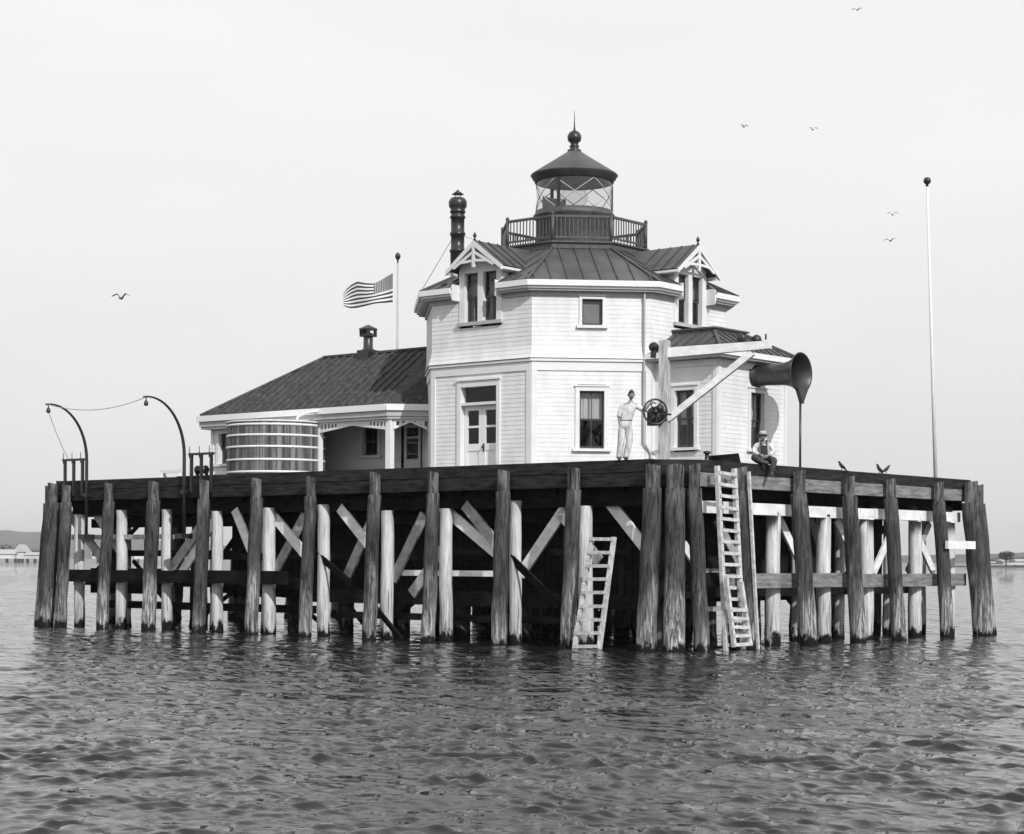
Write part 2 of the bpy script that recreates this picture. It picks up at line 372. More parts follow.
# ------------------------------------------------------------------ far shores
def at(px, Z, z=0.0):
    q = CAM + FW * Z + RT * ((px - 512) / 1945 * Z); return Vector((q.x, q.y, z))
def hills(name, px0, px1, Z, prof, depth, seed, m_):
    """rolling ridge: a real strip of land with thickness, prof = heights"""
    r = random.Random(seed); mb = MB(); n = 90; rows = []
    for j, (dz, hf) in enumerate(((0, 0.0), (depth * .15, .45), (depth * .5, 1.0), (depth, .0))):
        row = []
        for i in range(n + 1):
            f_ = i / n * (len(prof) - 1); a = int(min(f_, len(prof) - 2)); hgt = prof[a] + (prof[a + 1] - prof[a]) * (f_ - a)
            q = at(px0 + (px1 - px0) * i / n, Z + dz, 0); row.append((q.x, q.y, -2 + hf * (hgt * (1 + r.uniform(-.035, .035)) + 2) if hf else -2))
        rows.append(row)
    vs = [p for row in rows for p in row]; k = n + 1
    mb.add(vs, [(j * k + i, j * k + i + 1, (j + 1) * k + i + 1, (j + 1) * k + i) for j in range(3) for i in range(n)])
    return structure(mb.build(name, m_))
hills('hills', -500, 330, 5200, [84, 88, 90, 96, 97, 92, 80, 60, 40, 12], 1500, 3, M['hill'])
hills('far_shore', 380, 1700, 3800, [6, 9, 10, 12, 16, 24, 28, 30, 30, 28, 26], 900, 5, M['hill'])
hills('near_shore', 952, 1500, 780, [.6, 1.1, 1.3, 1.2, 1.4], 200, 8, M['hill'])
def shed(px0, px1, Z, zb, ze, zr, label, gabled_end=False, group=None, stilts=True):
    a, b = at(px0, Z), at(px1, Z); c = (a + b) / 2
    t = thing('shore_shed', label, 'building', (c.x, c.y, 0), group)
    d = (b - a); L = d.length; u = d.normalized(); nn = FW * 12
    def q(s, k, z): p = a + u * s + nn * k; return (p.x, p.y, z)
    MB().hexa([q(0, 0, zb), q(L, 0, zb), q(L, 1, zb), q(0, 1, zb), q(0, 0, ze), q(L, 0, ze), q(L, 1, ze), q(0, 1, ze)]).build('wall', M['far'], t)
    r = MB()
    if gabled_end: r.add([q(-.5, -.05, ze), q(L + .5, -.05, ze), q(L / 2, -.05, zr), q(-.5, 1.05, ze), q(L + .5, 1.05, ze), q(L / 2, 1.05, zr)], [(0, 1, 2), (3, 5, 4), (0, 2, 5, 3), (1, 4, 5, 2), (0, 3, 4, 1)])
    else: r.add([q(-.5, -.05, ze), q(L + .5, -.05, ze), q(L + .5, 1.05, ze), q(-.5, 1.05, ze), q(-.3, .5, zr), q(L + .3, .5, zr)], [(0, 1, 5, 4), (2, 3, 4, 5), (0, 4, 3), (1, 2, 5), (0, 3, 2, 1)])
    r.build('roof', M['greytrim'], t)
    if stilts:
        n = max(3, int(L / 6))
        for i in range(n):
            s = L * (i + .5) / n; MB().beam(q(s, .0, -1), q(s, .0, zb), 1.1, 1.1, FW).build('stilt', M['fardark'], t)
    return t
shed(-70, 14, 900, 1.9, 4.0, 6.2, 'long low white cannery shed on stilts, at the left edge under the hills', group=None)
shed(14, 24, 905, 1.9, 5.0, 8.6, 'small gabled white building at the end of the long cannery shed', True)
shed(24, 46, 890, 1.9, 3.6, 4.9, 'squat grey shed on stilts beside the corner piles of the pier')
shed(92, 128, 940, 1.9, 4.2, 5.4, 'pale shed on far shore seen between the first outer piles')
shed(134, 158, 960, 1.9, 4.6, 6.5, 'second pale shed on far shore seen through the pier', True)
shed(1003, 1040, 800, 1.3, 2.6, 3.6, 'low white hut on the right shore beneath the round tree', stilts=False)
shed(975, 999, 820, 1.0, 1.9, 2.5, 'small pale hut on right shore beside the corner piles', stilts=False)
def tree(name, px, Z, zb, ht, wd, label, seed, n=900, group=None):
    r = random.Random(seed); c = at(px, Z); t = thing(name, label, 'tree', (c.x, c.y, zb), group)
    tr = MB(); tr.tube([(c.x, c.y, zb - .5), (c.x, c.y, zb + ht * .6)], [ht * .05, ht * .02], 7)
    for k in range(5):
        a = k * 1.3; tr.tube([(c.x, c.y, zb + ht * .25), (c.x + math.cos(a) * wd * .3, c.y + math.sin(a) * wd * .3, zb + ht * .6)], [ht * .02, ht * .008], 5)
    tr.build('trunk', M['fardark'], t)
    cr = MB()
    lobes = [(r.uniform(-.28, .28), r.uniform(-.28, .28), r.uniform(.3, .8), r.uniform(.16, .28)) for _ in range(16)]
    for i in range(n):
        lx, ly, lz, lr = r.choice(lobes); d = Vector((r.gauss(0, 1), r.gauss(0, 1), r.gauss(0, 1))).normalized() * lr * (r.random() ** .4)
        p = Vector((c.x + (lx + d.x) * wd, c.y + (ly + d.y) * wd, zb + (lz + d.z * .8) * ht)); e = ht * .05
        q = [p + Vector((r.uniform(-e, e), r.uniform(-e, e), r.uniform(-e, e))) for _ in range(3)]
        cr.add(q, [(0, 1, 2)])
    cr.build('crown', M['farleaf'], t)
tree('round_tree', 1006, 790, 1.2, 6.0, 7.6, 'round dark bushy tree standing on the right shore', 3, 2200)
for i, (px, h_, w_) in enumerate(((986, 4.0, 7), (995, 3.4, 6), (1015, 3.9, 6), (1025, 4.3, 8), (1040, 4.6, 9))):
    tree('shore_tree', px, 830 + 4 * i, 1.0, h_, w_, ['low tree on right shore touching the corner piles', 'small low bushy tree just left of the round tree', 'low tree just right of the round tree', 'spreading low tree at the right edge of the shore', 'far right tree beyond the round tree'][i], 20 + i, 500, 'low trees along the right shore')
for i, (px, h_, w_) in enumerate(((-6, 7.5, 14), (6, 8, 15), (34, 5.2, 10), (44, 4.6, 8))):
    tree('shore_tree', px, 960, 2.0, h_, w_, ['dark tree clump behind left end of cannery shed', 'dark tree behind the middle of the cannery shed', 'low tree behind the squat grey shed', 'low tree beside the left corner piles of the pier'][i], 40 + i, 700, 'trees behind the cannery sheds')

# ------------------------------------------------------------------ the pier
pier = thing('timber_pier', 'large dark timber pier on piles standing in the water under the lighthouse', 'pier', (8, 13, 0))
LX, LY = 16.4, 26.3; CH = .85
outline = [(0, CH), (CH, 0), (LX - .5, 0), (LX, .5), (LX, LY - .5), (LX - .5, LY), (.9, LY), (0, LY - .9)]
DK = 4.55
def off_poly(poly, d):
    n = len(poly); out_ = []
    for i in range(n):
        p0, p1, p2 = map(lambda q: Vector((q[0], q[1])), (poly[i - 1], poly[i], poly[(i + 1) % n]))
        a = (p1 - p0).normalized(); b = (p2 - p1).normalized(); na = Vector((-a.y, a.x)); nb = Vector((-b.y, b.x))
        k = (na + nb); k = k / (1 + na.dot(nb)); q = p1 + k * d; out_.append((q.x, q.y))
    return out_
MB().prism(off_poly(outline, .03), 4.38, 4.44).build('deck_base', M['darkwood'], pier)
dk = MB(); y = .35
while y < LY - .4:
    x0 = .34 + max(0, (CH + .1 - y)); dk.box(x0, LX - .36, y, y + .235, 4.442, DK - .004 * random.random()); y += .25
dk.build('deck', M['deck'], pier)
inner = off_poly(outline, .32)
for i in range(8):
    a, b = outline[i], outline[(i + 1) % 8]; c, d = inner[(i + 1) % 8], inner[i]
    e = (Vector(b) - Vector(a)).length; n = max(1, round(e / 6.3)); g = .004 / e
    for k in range(n):
        f0, f1 = k / n + g, (k + 1) / n - g
        L_ = lambda p, q, t: (p[0] + (q[0] - p[0]) * t, p[1] + (q[1] - p[1]) * t)
        dz = random.uniform(-.012, .012)
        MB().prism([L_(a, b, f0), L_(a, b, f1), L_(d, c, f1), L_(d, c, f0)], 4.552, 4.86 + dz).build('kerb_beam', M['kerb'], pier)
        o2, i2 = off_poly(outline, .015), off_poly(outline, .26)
        MB().prism([L_(o2[i], o2[(i + 1) % 8], f0), L_(o2[i], o2[(i + 1) % 8], f1), L_(i2[i], i2[(i + 1) % 8], f1), L_(i2[i], i2[(i + 1) % 8], f0)], 4.19, 4.54).build('fascia_beam', M['fascia'] if i in (1, 2) else M['kerb'], pier, 'fascia timber, paler grey put in for sunlight' if i == 2 else None)  # right-face fascia takes a paler material, its sunlight is in the colour
y = .9
while y < LY - .5:
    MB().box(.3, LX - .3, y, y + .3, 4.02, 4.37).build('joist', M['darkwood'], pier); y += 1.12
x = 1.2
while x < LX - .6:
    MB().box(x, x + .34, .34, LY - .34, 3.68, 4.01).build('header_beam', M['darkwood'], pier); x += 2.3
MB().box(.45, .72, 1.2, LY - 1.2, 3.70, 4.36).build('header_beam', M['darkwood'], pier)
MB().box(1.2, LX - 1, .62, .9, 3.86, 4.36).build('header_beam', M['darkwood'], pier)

def pile(name, bx, by, tx, ty, r, m_, ztop=4.83, notch=True, nrm=None, parent=pier, label=None, notch_z=4.12):
    """round pile, slightly crooked, from below the water up; the head notched to take the fascia"""
    R_ = random.Random(int(abs(tx * 100 + ty * 1000)) + 5); n = 16; mb = MB()
    zs = [-1.5, 0, .35, .9, 1.6, 2.3, 3.0, 3.6, notch_z if notch else ztop]
    zb = 4.83
    jx = [R_.uniform(-.018, .018) for _ in zs]; jy = [R_.uniform(-.018, .018) for _ in zs]
    rad = [1 + R_.uniform(-.05, .05) for _ in range(n)]
    vs = []
    for k, z in enumerate(zs):
        f_ = z / zb; cx, cy = bx + (tx - bx) * f_ + jx[k], by + (ty - by) * f_ + jy[k]; rr = r * (1.06 - .10 * f_) * (1 + R_.uniform(-.02, .02))
        for j in range(n):
            a = 2 * math.pi * j / n; q = rr * rad[j] * (1 + R_.uniform(-.012, .012)); vs.append((cx + q * math.cos(a), cy + q * math.sin(a), z))
    fs = [(k * n + j, k * n + (j + 1) % n, (k + 1) * n + (j + 1) % n, (k + 1) * n + j) for k in range(len(zs) - 1) for j in range(n)]
    mb.add(vs, fs, 0, True); mb.add(vs[-n:], [tuple(range(n))])
    if notch:
        # head: outer part only
        cx, cy = bx + (tx - bx) * .95, by + (ty - by) * .95; nx, ny = nrm; a0 = math.atan2(ny, nx)
        arc = [(a0 + math.radians(d)) for d in (-95, -70, -45, -20, 0, 20, 45, 70, 95)]
        rr = r * .88; poly = [(cx + rr * math.cos(a), cy + rr * math.sin(a)) for a in arc]
        zt = ztop - .07 + R_.uniform(-.06, .02)
        n2 = len(poly); vs = [(x, y, notch_z + .002) for x, y in poly] + [(tx - bx) * .0 + 0 and 0 or (x, y, zt - .06 * (abs(i - 4) / 4)) for i, (x, y) in enumerate(poly)]
        mb.add(vs, [tuple(range(n2, 2 * n2))] + [(i, (i + 1) % n2, n2 + (i + 1) % n2, n2 + i) for i in range(n2)])
    return mb.build(name, m_, parent, label)
PX = -.13
leftY = [.86, 3.41, 5.81, 8.36, 10.6, 13.21, 15.54, 17.9, 20.29, 22.54, 24.75]
leftY = [v - .14 for v in leftY]
rightX = [2.55, 5.37, 8.05, 10.46, 13.42]
for i, yy in enumerate(leftY):
    j = random.uniform(-.05, .05)
    pile('pile', PX - .34, yy - .06 + j * 1.2, PX, yy, (.24 if i == 0 else random.uniform(.185, .225)), M['pile'], nrm=(-1, 0))
for i, xx in enumerate(rightX):
    pile('pile', xx + random.uniform(-.05, .08), PX - .36, xx, PX, random.uniform(.20, .235), M['pile'], nrm=(0, -1))
# corner clusters
pile('pile', -.02 - .22, .22 - .25, .20, .30, .26, M['pile'], nrm=(-.7, -.7), ztop=4.84)
pile('pile', .50, -.34, .52, -.03, .20, M['pile'], nrm=(0, -1), ztop=4.82)
pile('pile', 15.75, -.52, 15.5, -.12, .30, M['pile'], nrm=(0, -1), ztop=4.90)
pile('pile', 16.36, -.35, 16.15, -.02, .28, M['pile'], nrm=(.5, -.8), ztop=4.86)
pile('pile', 16.75, -.05, 16.50, .25, .25, M['pile'], nrm=(1, 0), ztop=4.82)
pile('pile', -.40, 25.42, -.06, 25.38, .26, M['pile'], nrm=(-.9, .3), ztop=4.86)
pile('pile', -.15, 26.0, .22, 25.95, .22, M['pile'], nrm=(-.7, .7), ztop=4.80)
# whitewashed inner ring
for yy in leftY[1:]:
    pile('inner_pile', .36, yy - .03, .36, yy + .01, random.uniform(.16, .195), M['wpile'], ztop=3.80 + random.uniform(-.12, .1), notch=False, label='whitewashed pile just inside the outer row')
for xx in rightX[1:] + [15.45]:
    o_ = -.42 if xx < 15 else -.30
    pile('inner_pile', xx + o_, .38, xx + o_, .38, random.uniform(.185, .21), M['wpile'], ztop=3.50, notch=False, label='whitewashed pile just inside the outer row')
    if xx > 3: pile('inner_pile', xx + o_ + .35, 1.5, xx + o_ + .35, 1.5, .15, M['wpile'], ztop=3.9, notch=False, label='slimmer whitewashed pile of the second row')
for yy in leftY[7:]:
    pile('inner_pile', 1.45, yy - 1.1, 1.45, yy - 1.1, .17, M['wpile'], ztop=3.7, notch=False, label='whitewashed pile of the second row near the left end')
# dark piles further in
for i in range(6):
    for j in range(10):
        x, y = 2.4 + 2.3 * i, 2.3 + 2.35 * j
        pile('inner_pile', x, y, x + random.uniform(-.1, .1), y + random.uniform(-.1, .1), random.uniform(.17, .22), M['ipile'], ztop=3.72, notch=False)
for xx in (3.4, 6.3, 9.2, 12.1, 14.6): pile('pile', xx, LY + .45, xx, LY + .1, .23, M['pile'], nrm=(0, 1))
for yy in (3.2, 6.1, 9.0, 11.9, 14.8, 17.7, 20.6, 23.4): pile('pile', LX + .45, yy, LX + .1, yy, .23, M['pile'], nrm=(1, 0))
# walings and caps
MB().box(LX - 1, LX - .3, .4, .7, 3.9, 4.36).build('header_beam', M['darkwood'], pier)
whb = lambda x0, x1, y0, y1, z0, z1, nm, m_, lb=None: MB().box(x0, x1, y0, y1, z0, z1).build(nm, M[m_], pier, lb)
whb(1.15, 5.9, .20, .50, 3.52, 3.83, 'cap_beam', 'whitewood', 'whitewashed beam lying across the inner piles')
whb(5.92, 10.2, .21, .51, 3.51, 3.82, 'cap_beam', 'whitewood', 'whitewashed beam lying across the inner piles')
whb(10.22, 15.6, .20, .50, 3.53, 3.83, 'cap_beam', 'whitewood', 'whitewashed beam lying across the inner piles')
whb(2.3, 8.1, -.02, .16, 1.56, 1.95, 'waling_beam', 'fascia'); whb(8.12, 15.6, -.01, .17, 1.54, 1.92, 'waling_beam', 'fascia')
whb(1.05, 2.25, .0, .12, 1.98, 2.08, 'waling_beam', 'fascia'); whb(.95, 2.25, .0, .1, .98, 1.1, 'waling_beam', 'greywood')
whb(13.2, 15.0, -.62, -.52, 2.68, 2.92, 'waling_beam', 'whitewood', 'short whitewashed board nailed across the corner pile')
whb(.0, .15, 14.2, 19.4, 1.52, 1.92, 'waling_beam', 'darkwood'); whb(.0, .15, 19.42, 25.2, 1.50, 1.90, 'waling_beam', 'darkwood')
whb(.58, .80, 1.2, 14.0, 1.0, 1.38, 'waling_beam', 'darkwood'); whb(.58, .80, 14.02, 25.2, 1.38, 1.72, 'waling_beam', 'darkwood')
for q_ in ((.82, 1.02, 20.6, 24.6, 1.12, 1.95), (.82, 1.02, 15.2, 18.6, 1.2, 1.62), (.62, .78, 2.0, 9.2, 2.42, 2.58), (.9, 1.1, 9.0, 19.0, 2.25, 2.45), (1.3, 1.5, 14.5, 24.8, .62, .86), (.7, .9, 3.0, 12.8, .55, .74), (1.2, 1.35, 17.6, 25.0, 2.35, 2.55)): whb(*q_, 'waling_beam', 'darkwood')
for a_, b_ in (((1.3, 6.6, .2), (1.3, 8.6, 1.35)), ((1.3, 9.8, 1.35), (1.3, 11.6, .2)), ((1.6, 14.2, .2), (1.6, 16.2, 1.35)), ((1.4, 3.2, 1.3), (1.4, 5.0, .2)), ((1.5, 12.2, .1), (1.5, 13.6, 1.3)), ((1.6, 18.2, 1.35), (1.6, 20.2, .2)), ((1.5, 20.8, .3), (1.5, 23.2, 2.2)), ((1.0, 22.0, 3.6), (1.0, 24.6, 1.8))): MB().beam(a_, b_, .08, .12, (0, 0, 1)).build('brace', M['darkwood'], pier)
whb(.58, .66, 6.2, 10.1, 1.82, 1.98, 'waling_beam', 'whitewood'); whb(.30, .55, 20, 25.2, 2.9, 3.05, 'waling_beam', 'greywood')
whb(1.3, 15, 1.2, 1.4, 1.3, 1.6, 'waling_beam', 'darkwood'); whb(1.0, 1.25, LY - 1.5, 2, 3.3, 3.6, 'waling_beam', 'darkwood')
# braces, each a plank
nb_ = 0
for (a, b, k) in [((235, 510), (247, 540), 'whitewood'), ((267, 508), (300, 548), 'whitewood'), ((305, 515), (275, 572), 'greywood'), ((340, 508), (365, 540), 'whitewood'),
              ((398, 570), (424, 515), 'greywood'), ((443, 508), (493, 550), 'whitewood'), ((465, 505), (493, 540), 'greywood'), ((527, 565), (565, 508), 'whitewood'), ((610, 503), (643, 545), 'whitewood'),
              ((70, 515), (100, 556), 'greywood'), ((186, 566), (215, 520), 'whitewood'), ((352, 565), (372, 520), 'greywood'), ((560, 512), (592, 552), 'greywood'), ((418, 585), (446, 545), 'greywood'), ((95, 512), (118, 548), 'greywood'), ((205, 520), (172, 568), 'greywood')]:
    def onx(c, px, py):
        u = (px - 512) / 1945; v = (560 + .0044 * (px - 512) - py) / 1945; d = FW + RT * u; t = (c - CAM.x) / d.x
        return Vector((c, CAM.y + t * d.y, CAM.z + t * v))
    xb_ = .46 + .085 * (nb_ % 3); nb_ += 1
    A, B = onx(xb_, *a), onx(xb_, *b); e = (B - A).normalized()
    lo, hi = (A, B) if A.z < B.z else (B, A); hi = hi + (hi - lo).normalized() * .02; lo = lo - (hi - lo).normalized() * .35
    MB().beam(lo, hi, .07, .31, Vector((0, .6, .8))).build('brace', M[k], pier)
for a, b, k in [((4.2, .85, 1.95), (2.9, .85, 3.4), 'greywood'), ((5.9, .8, 3.5), (7.3, .8, 1.95), 'whitewood'), ((8.6, .8, 1.95), (7.6, .8, 3.5), 'greywood'), ((9.2, .9, 3.5), (10.6, .9, 1.95), 'whitewood'),
                ((12.4, .8, 3.3), (11.2, .8, 1.95), 'whitewood'), ((13.3, .8, 1.95), (14.7, .8, 3.5), 'greywood'), ((13.6, .75, 3.3), (14.9, .75, 1.95), 'whitewood'), ((1.3, .8, 2.7), (2.1, .8, 2.0), 'whitewood')]:
    MB().beam(a, b, .07, .26, Vector((.8, 0, .6))).build('brace', M[k], pier)
for a, b in [((2.5, 2.3, 1.2), (4.7, 2.3, 3.6)), ((2.5, 9.35, 3.6), (4.7, 9.35, 1.2)), ((2.5, 21.1, 1.2), (4.7, 21.1, 3.6)), ((7, 23.5, 3.6), (9.3, 23.5, 1.2)), ((13.8, 9.3, 3.6), (13.8, 11.6, 1.2)),
             ((16.2, 6.1, .2), (16.2, 9.0, 3.4)), ((16.2, 11.9, 3.4), (16.2, 14.8, .2)), ((16.2, 17.7, 3.4), (16.2, 14.8, .2)), ((16.2, 3.2, 3.4), (16.2, 6.1, .2))]:
    MB().beam(a, b, .1, .16, (0, 0, 1)).build('brace', M['darkwood'], pier)
# boarded store under the deck: walls of upright boards
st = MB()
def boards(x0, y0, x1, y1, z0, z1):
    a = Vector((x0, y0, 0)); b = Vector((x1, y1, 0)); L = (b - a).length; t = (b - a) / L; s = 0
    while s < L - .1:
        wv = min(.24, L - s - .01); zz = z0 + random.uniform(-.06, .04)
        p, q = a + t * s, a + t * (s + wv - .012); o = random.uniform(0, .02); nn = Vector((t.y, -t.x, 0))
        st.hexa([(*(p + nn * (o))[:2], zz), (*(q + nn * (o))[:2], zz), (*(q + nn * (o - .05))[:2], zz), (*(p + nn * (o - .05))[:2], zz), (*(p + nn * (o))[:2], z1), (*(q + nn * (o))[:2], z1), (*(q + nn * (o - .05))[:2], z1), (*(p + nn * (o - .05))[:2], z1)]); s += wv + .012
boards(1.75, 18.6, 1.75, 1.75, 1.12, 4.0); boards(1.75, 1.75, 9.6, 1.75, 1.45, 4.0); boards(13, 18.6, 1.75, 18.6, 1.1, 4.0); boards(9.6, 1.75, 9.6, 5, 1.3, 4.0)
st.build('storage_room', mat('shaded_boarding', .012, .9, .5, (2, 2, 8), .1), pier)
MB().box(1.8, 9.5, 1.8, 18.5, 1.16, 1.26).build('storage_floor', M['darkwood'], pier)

# loose planks and lines under the pier
tag(MB().beam(onx(.25, 511, 558), onx(-.1, 560, 606), .05, .26, (0, .6, .8)).build('fallen_plank', M['darkwood']), 'dark plank hanging aslant between middle piles, left of the short ladder', 'plank', 'loose planks caught between the piles')
tag(MB().beam(onx(.3, 314, 552), onx(.0, 352, 584), .05, .22, (0, .6, .8)).build('fallen_plank', M['darkwood']), 'dark plank slanting down beside the pile under the porch', 'plank', 'loose planks caught between the piles')
tag(MB().beam(onx(.2, 376, 608), onx(-.5, 404, 642), .06, .30, (0, .6, .8)).build('fallen_plank', M['darkwood']), 'dark plank dipping into the water between two piles', 'plank', 'loose planks caught between the piles')

# ------------------------------------------------------------------ ladders
def ladder(name, A0, A1, B0, B1, n, label, m_, r0=.12, r1=.96, rail=.085, depth=.10):
    """A0,A1 top of the two rails; B0,B1 foot"""
    A0, A1, B0, B1 = map(Vector, (A0, A1, B0, B1)); t = thing(name, label, 'ladder', tuple((B0 + B1) / 2))
    face = (A1 - A0).cross(B0 - A0).normalized()
    for a, b in ((A0, B0), (A1, B1)): MB().beam(a, b, rail, depth, face).build('rail', M[m_], t)
    for i in range(n):
        f_ = r0 + (r1 - r0) * i / (n - 1); p, q = A0.lerp(B0, f_), A1.lerp(B1, f_); d = (q - p).normalized() * .02; fo = face * (.065 * (1 if face.dot(FW) < 0 else -1))
        sag = Vector((0, 0, random.uniform(-.012, .012)))
        MB().beam(p - d + fo, q + d + fo + sag, .03, .085).build('rung', M[m_], t)
    return t
ladder('short_ladder', onx(-.42, 592, 537), onx(-.42, 614, 537), onx(-.85, 574, 655), onx(-.85, 599, 655), 9, 'short bleached wooden ladder leaning aslant against the left face of the pier', 'ladderwood', .02, .93, .10)
ladder('tall_ladder', (1.12, -.36, 4.70), (1.90, -.36, 4.66), (1.20, -.62, -.3), (2.00, -.62, -.3), 17, 'tall pale wooden ladder rising from the water to the kerb near the front corner', 'ladderwood', .035, .97, .12)
ladder('ladder_extension', (.98, -.74, 1.85), (1.66, -.74, 1.75), (1.24, -.82, .1), (1.98, -.82, .1), 5, 'broken short ladder piece lashed on foot of the tall ladder', 'ladderwood', .45, .97, .10)
tag(MB().beam((2.42, -.47, 4.6), (2.52, -.74, -.4), .06, .08, (0, 1, 0)).build('upright_pole', M['ladderwood']), 'thin pale pole standing upright between tall ladder and next pile', 'pole')

# ------------------------------------------------------------------ the lighthouse
BX, BY, HA, HH = 6.2, 8.3, 4.28, 1.88
lh = thing('lighthouse', 'white eight-sided two-storey wooden lighthouse with dark roof and round glazed lantern', 'lighthouse', (BX, BY, DK))
fac = hexoct(BX, BY, HA, HH)
frs = [Frame(p, n) for p, q, n in fac]; lens_ = [(Vector(q) - Vector(p)).length for p, q, n in fac]
ZS, ZE = 7.92, 9.80       # string course, underside of the cornice
lw, uw, cb, ib, fz = MB(), MB(), MB(), MB(), MB()
flare = lambda z: .10 * max(0, (8.42 - z) / .45) ** 2 if z < 8.42 else 0
low_holes = {0: [(1.13, 2.53, DK, 7.28)], 1: [(1.30, 2.12, 5.38, 7.12)]}
up_holes = {1: [(1.36, 2.06, 8.84, 9.66)]}
for i, (fr, L) in enumerate(zip(frs, lens_)):
    clap(lw, fr, .16, L - .16, DK + .02, 7.60, low_holes.get(i, ()), pitch=.128)
    dh = [(L / 2 - .78, L / 2 + .78, 9.0, 10.0)] if i % 2 == 0 else []
    clap(uw, fr, 0, L, ZS + .03, ZE + .03, up_holes.get(i, []) + dh, pitch=.128, off=flare)
    MB().fbox(fr, .0, .16, DK, 7.60, -.03, .035).build('corner_board', M['trim'], lh); MB().fbox(fr, L - .16, L, DK, 7.60, -.03, .035).build('corner_board', M['trim'], lh)
    fz.fbox(fr, .0, L, 7.602, 7.86, -.03, .037)
    fz.fbox(fr, -.04, L + .04, 7.862, 7.93, -.03, .085)
lw.build('lower_wall', M['wall'], lh); uw.build('upper_wall', M['wall'], lh); fz.build('string_course', M['trim'], lh)
# inner lining so rooms are closed and dark
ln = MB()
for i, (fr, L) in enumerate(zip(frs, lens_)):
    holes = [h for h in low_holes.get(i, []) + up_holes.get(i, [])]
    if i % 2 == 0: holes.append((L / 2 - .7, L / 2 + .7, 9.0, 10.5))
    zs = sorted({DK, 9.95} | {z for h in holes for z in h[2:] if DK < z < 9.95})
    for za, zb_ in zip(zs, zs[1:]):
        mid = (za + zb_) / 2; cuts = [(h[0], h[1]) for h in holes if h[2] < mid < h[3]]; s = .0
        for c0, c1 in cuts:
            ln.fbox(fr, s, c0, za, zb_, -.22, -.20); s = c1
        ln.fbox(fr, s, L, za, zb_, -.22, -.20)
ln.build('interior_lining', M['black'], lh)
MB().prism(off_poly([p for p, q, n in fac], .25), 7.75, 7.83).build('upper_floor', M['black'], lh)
# cornice
def ring(mb, cx, cy, a_in, a_out, h, z0, z1, grow=.4142):
    A = [p for p, q, n in hexoct(cx, cy, a_in, h + (a_in - HA) * grow)]; B = [p for p, q, n in hexoct(cx, cy, a_out, h + (a_out - HA) * grow)]
    for i in range(8):
        j = (i + 1) % 8; mb.hexa([(*A[i], z0), (*A[j], z0), (*B[j], z0), (*B[i], z0), (*A[i], z1), (*A[j], z1), (*B[j], z1), (*B[i], z1)])
def ring_gap(nm, mt, a_in, a_out, z0, z1, gap=.86):
    for i in range(8):
        p0, q0, n = hexoct(BX, BY, a_in, HH + (a_in - HA) * .4142)[i]; p1, q1, _ = hexoct(BX, BY, a_out, HH + (a_out - HA) * .4142)[i]
        spans = [(0, 1)]
        if i % 2 == 0:
            L1 = (Vector(q1) - Vector(p1)).length; g0 = .5 - gap / L1; spans = [(0, g0), (1 - g0, 1)]
        for f0, f1 in spans:
            l = lambda a, b, f: (a[0] + (b[0] - a[0]) * f, a[1] + (b[1] - a[1]) * f)
            # keep the cut square to the wall
            I0, I1 = l(p0, q0, f0), l(p0, q0, f1); O0, O1 = l(p1, q1, f0), l(p1, q1, f1)
            MB().hexa([(*I0, z0), (*I1, z0), (*O1, z0), (*O0, z0), (*I0, z1), (*I1, z1), (*O1, z1), (*O0, z1)]).build(nm, mt, lh)
ring_gap('cornice', M['greytrim'], HA - .02, HA + .25, 9.82, 9.875); ring_gap('frieze', M['greytrim'], HA - .01, HA + .06, 9.70, 9.818)
ring_gap('gutter', M['white'], HA + .12, HA + .31, 9.877, 9.94); ring_gap('gutter', M['white'], HA + .1, HA + .39, 9.942, 10.10)
# main roof
RB, RZ0, RZ1, RA = HA + .37, 10.075, 11.44, 2.0
eo = hexoct(BX, BY, RB, HH + .37 * .4142); to = hexoct(BX, BY, RA, RA * .4142)
rm, rr_ = MB(), MB()
for i in range(8):
    A, B = (*eo[i][0], RZ0), (*eo[i][1], RZ0); C, D = (*to[i][1], RZ1), (*to[i][0], RZ1)
    if i % 2 == 0:      # open at the eave for the dormer
        Av, Bv, Cv, Dv = map(Vector, (A, B, C, D)); fd = .50 / (RB - RA); tt = (Bv - Av).normalized(); Lb = (Bv - Av).length
        A2, B2 = Av.lerp(Dv, fd), Bv.lerp(Cv, fd); up_ = ((A2 + B2) - (Av + Bv)) / 2; g = .80
        m0 = (Av + Bv) / 2 - tt * g; m1 = (Av + Bv) / 2 + tt * g
        roof_panel(rm, rr_, Av, m0, m0 + up_, A2, .47, .035, .045); roof_panel(rm, rr_, m1, Bv, B2, m1 + up_, .47, .035, .045)
        roof_panel(rm, rr_, A2, B2, Cv, Dv, .47, .035, .045)
    else: roof_panel(rm, rr_, A, B, C, D, .47, .035, .045)
    hip_cap(rr_, A, D, .08, .05)
mr_ = rm.build('roof', M['roof'], lh); rr_.build('roof_seams', M['roofrib'], mr_)
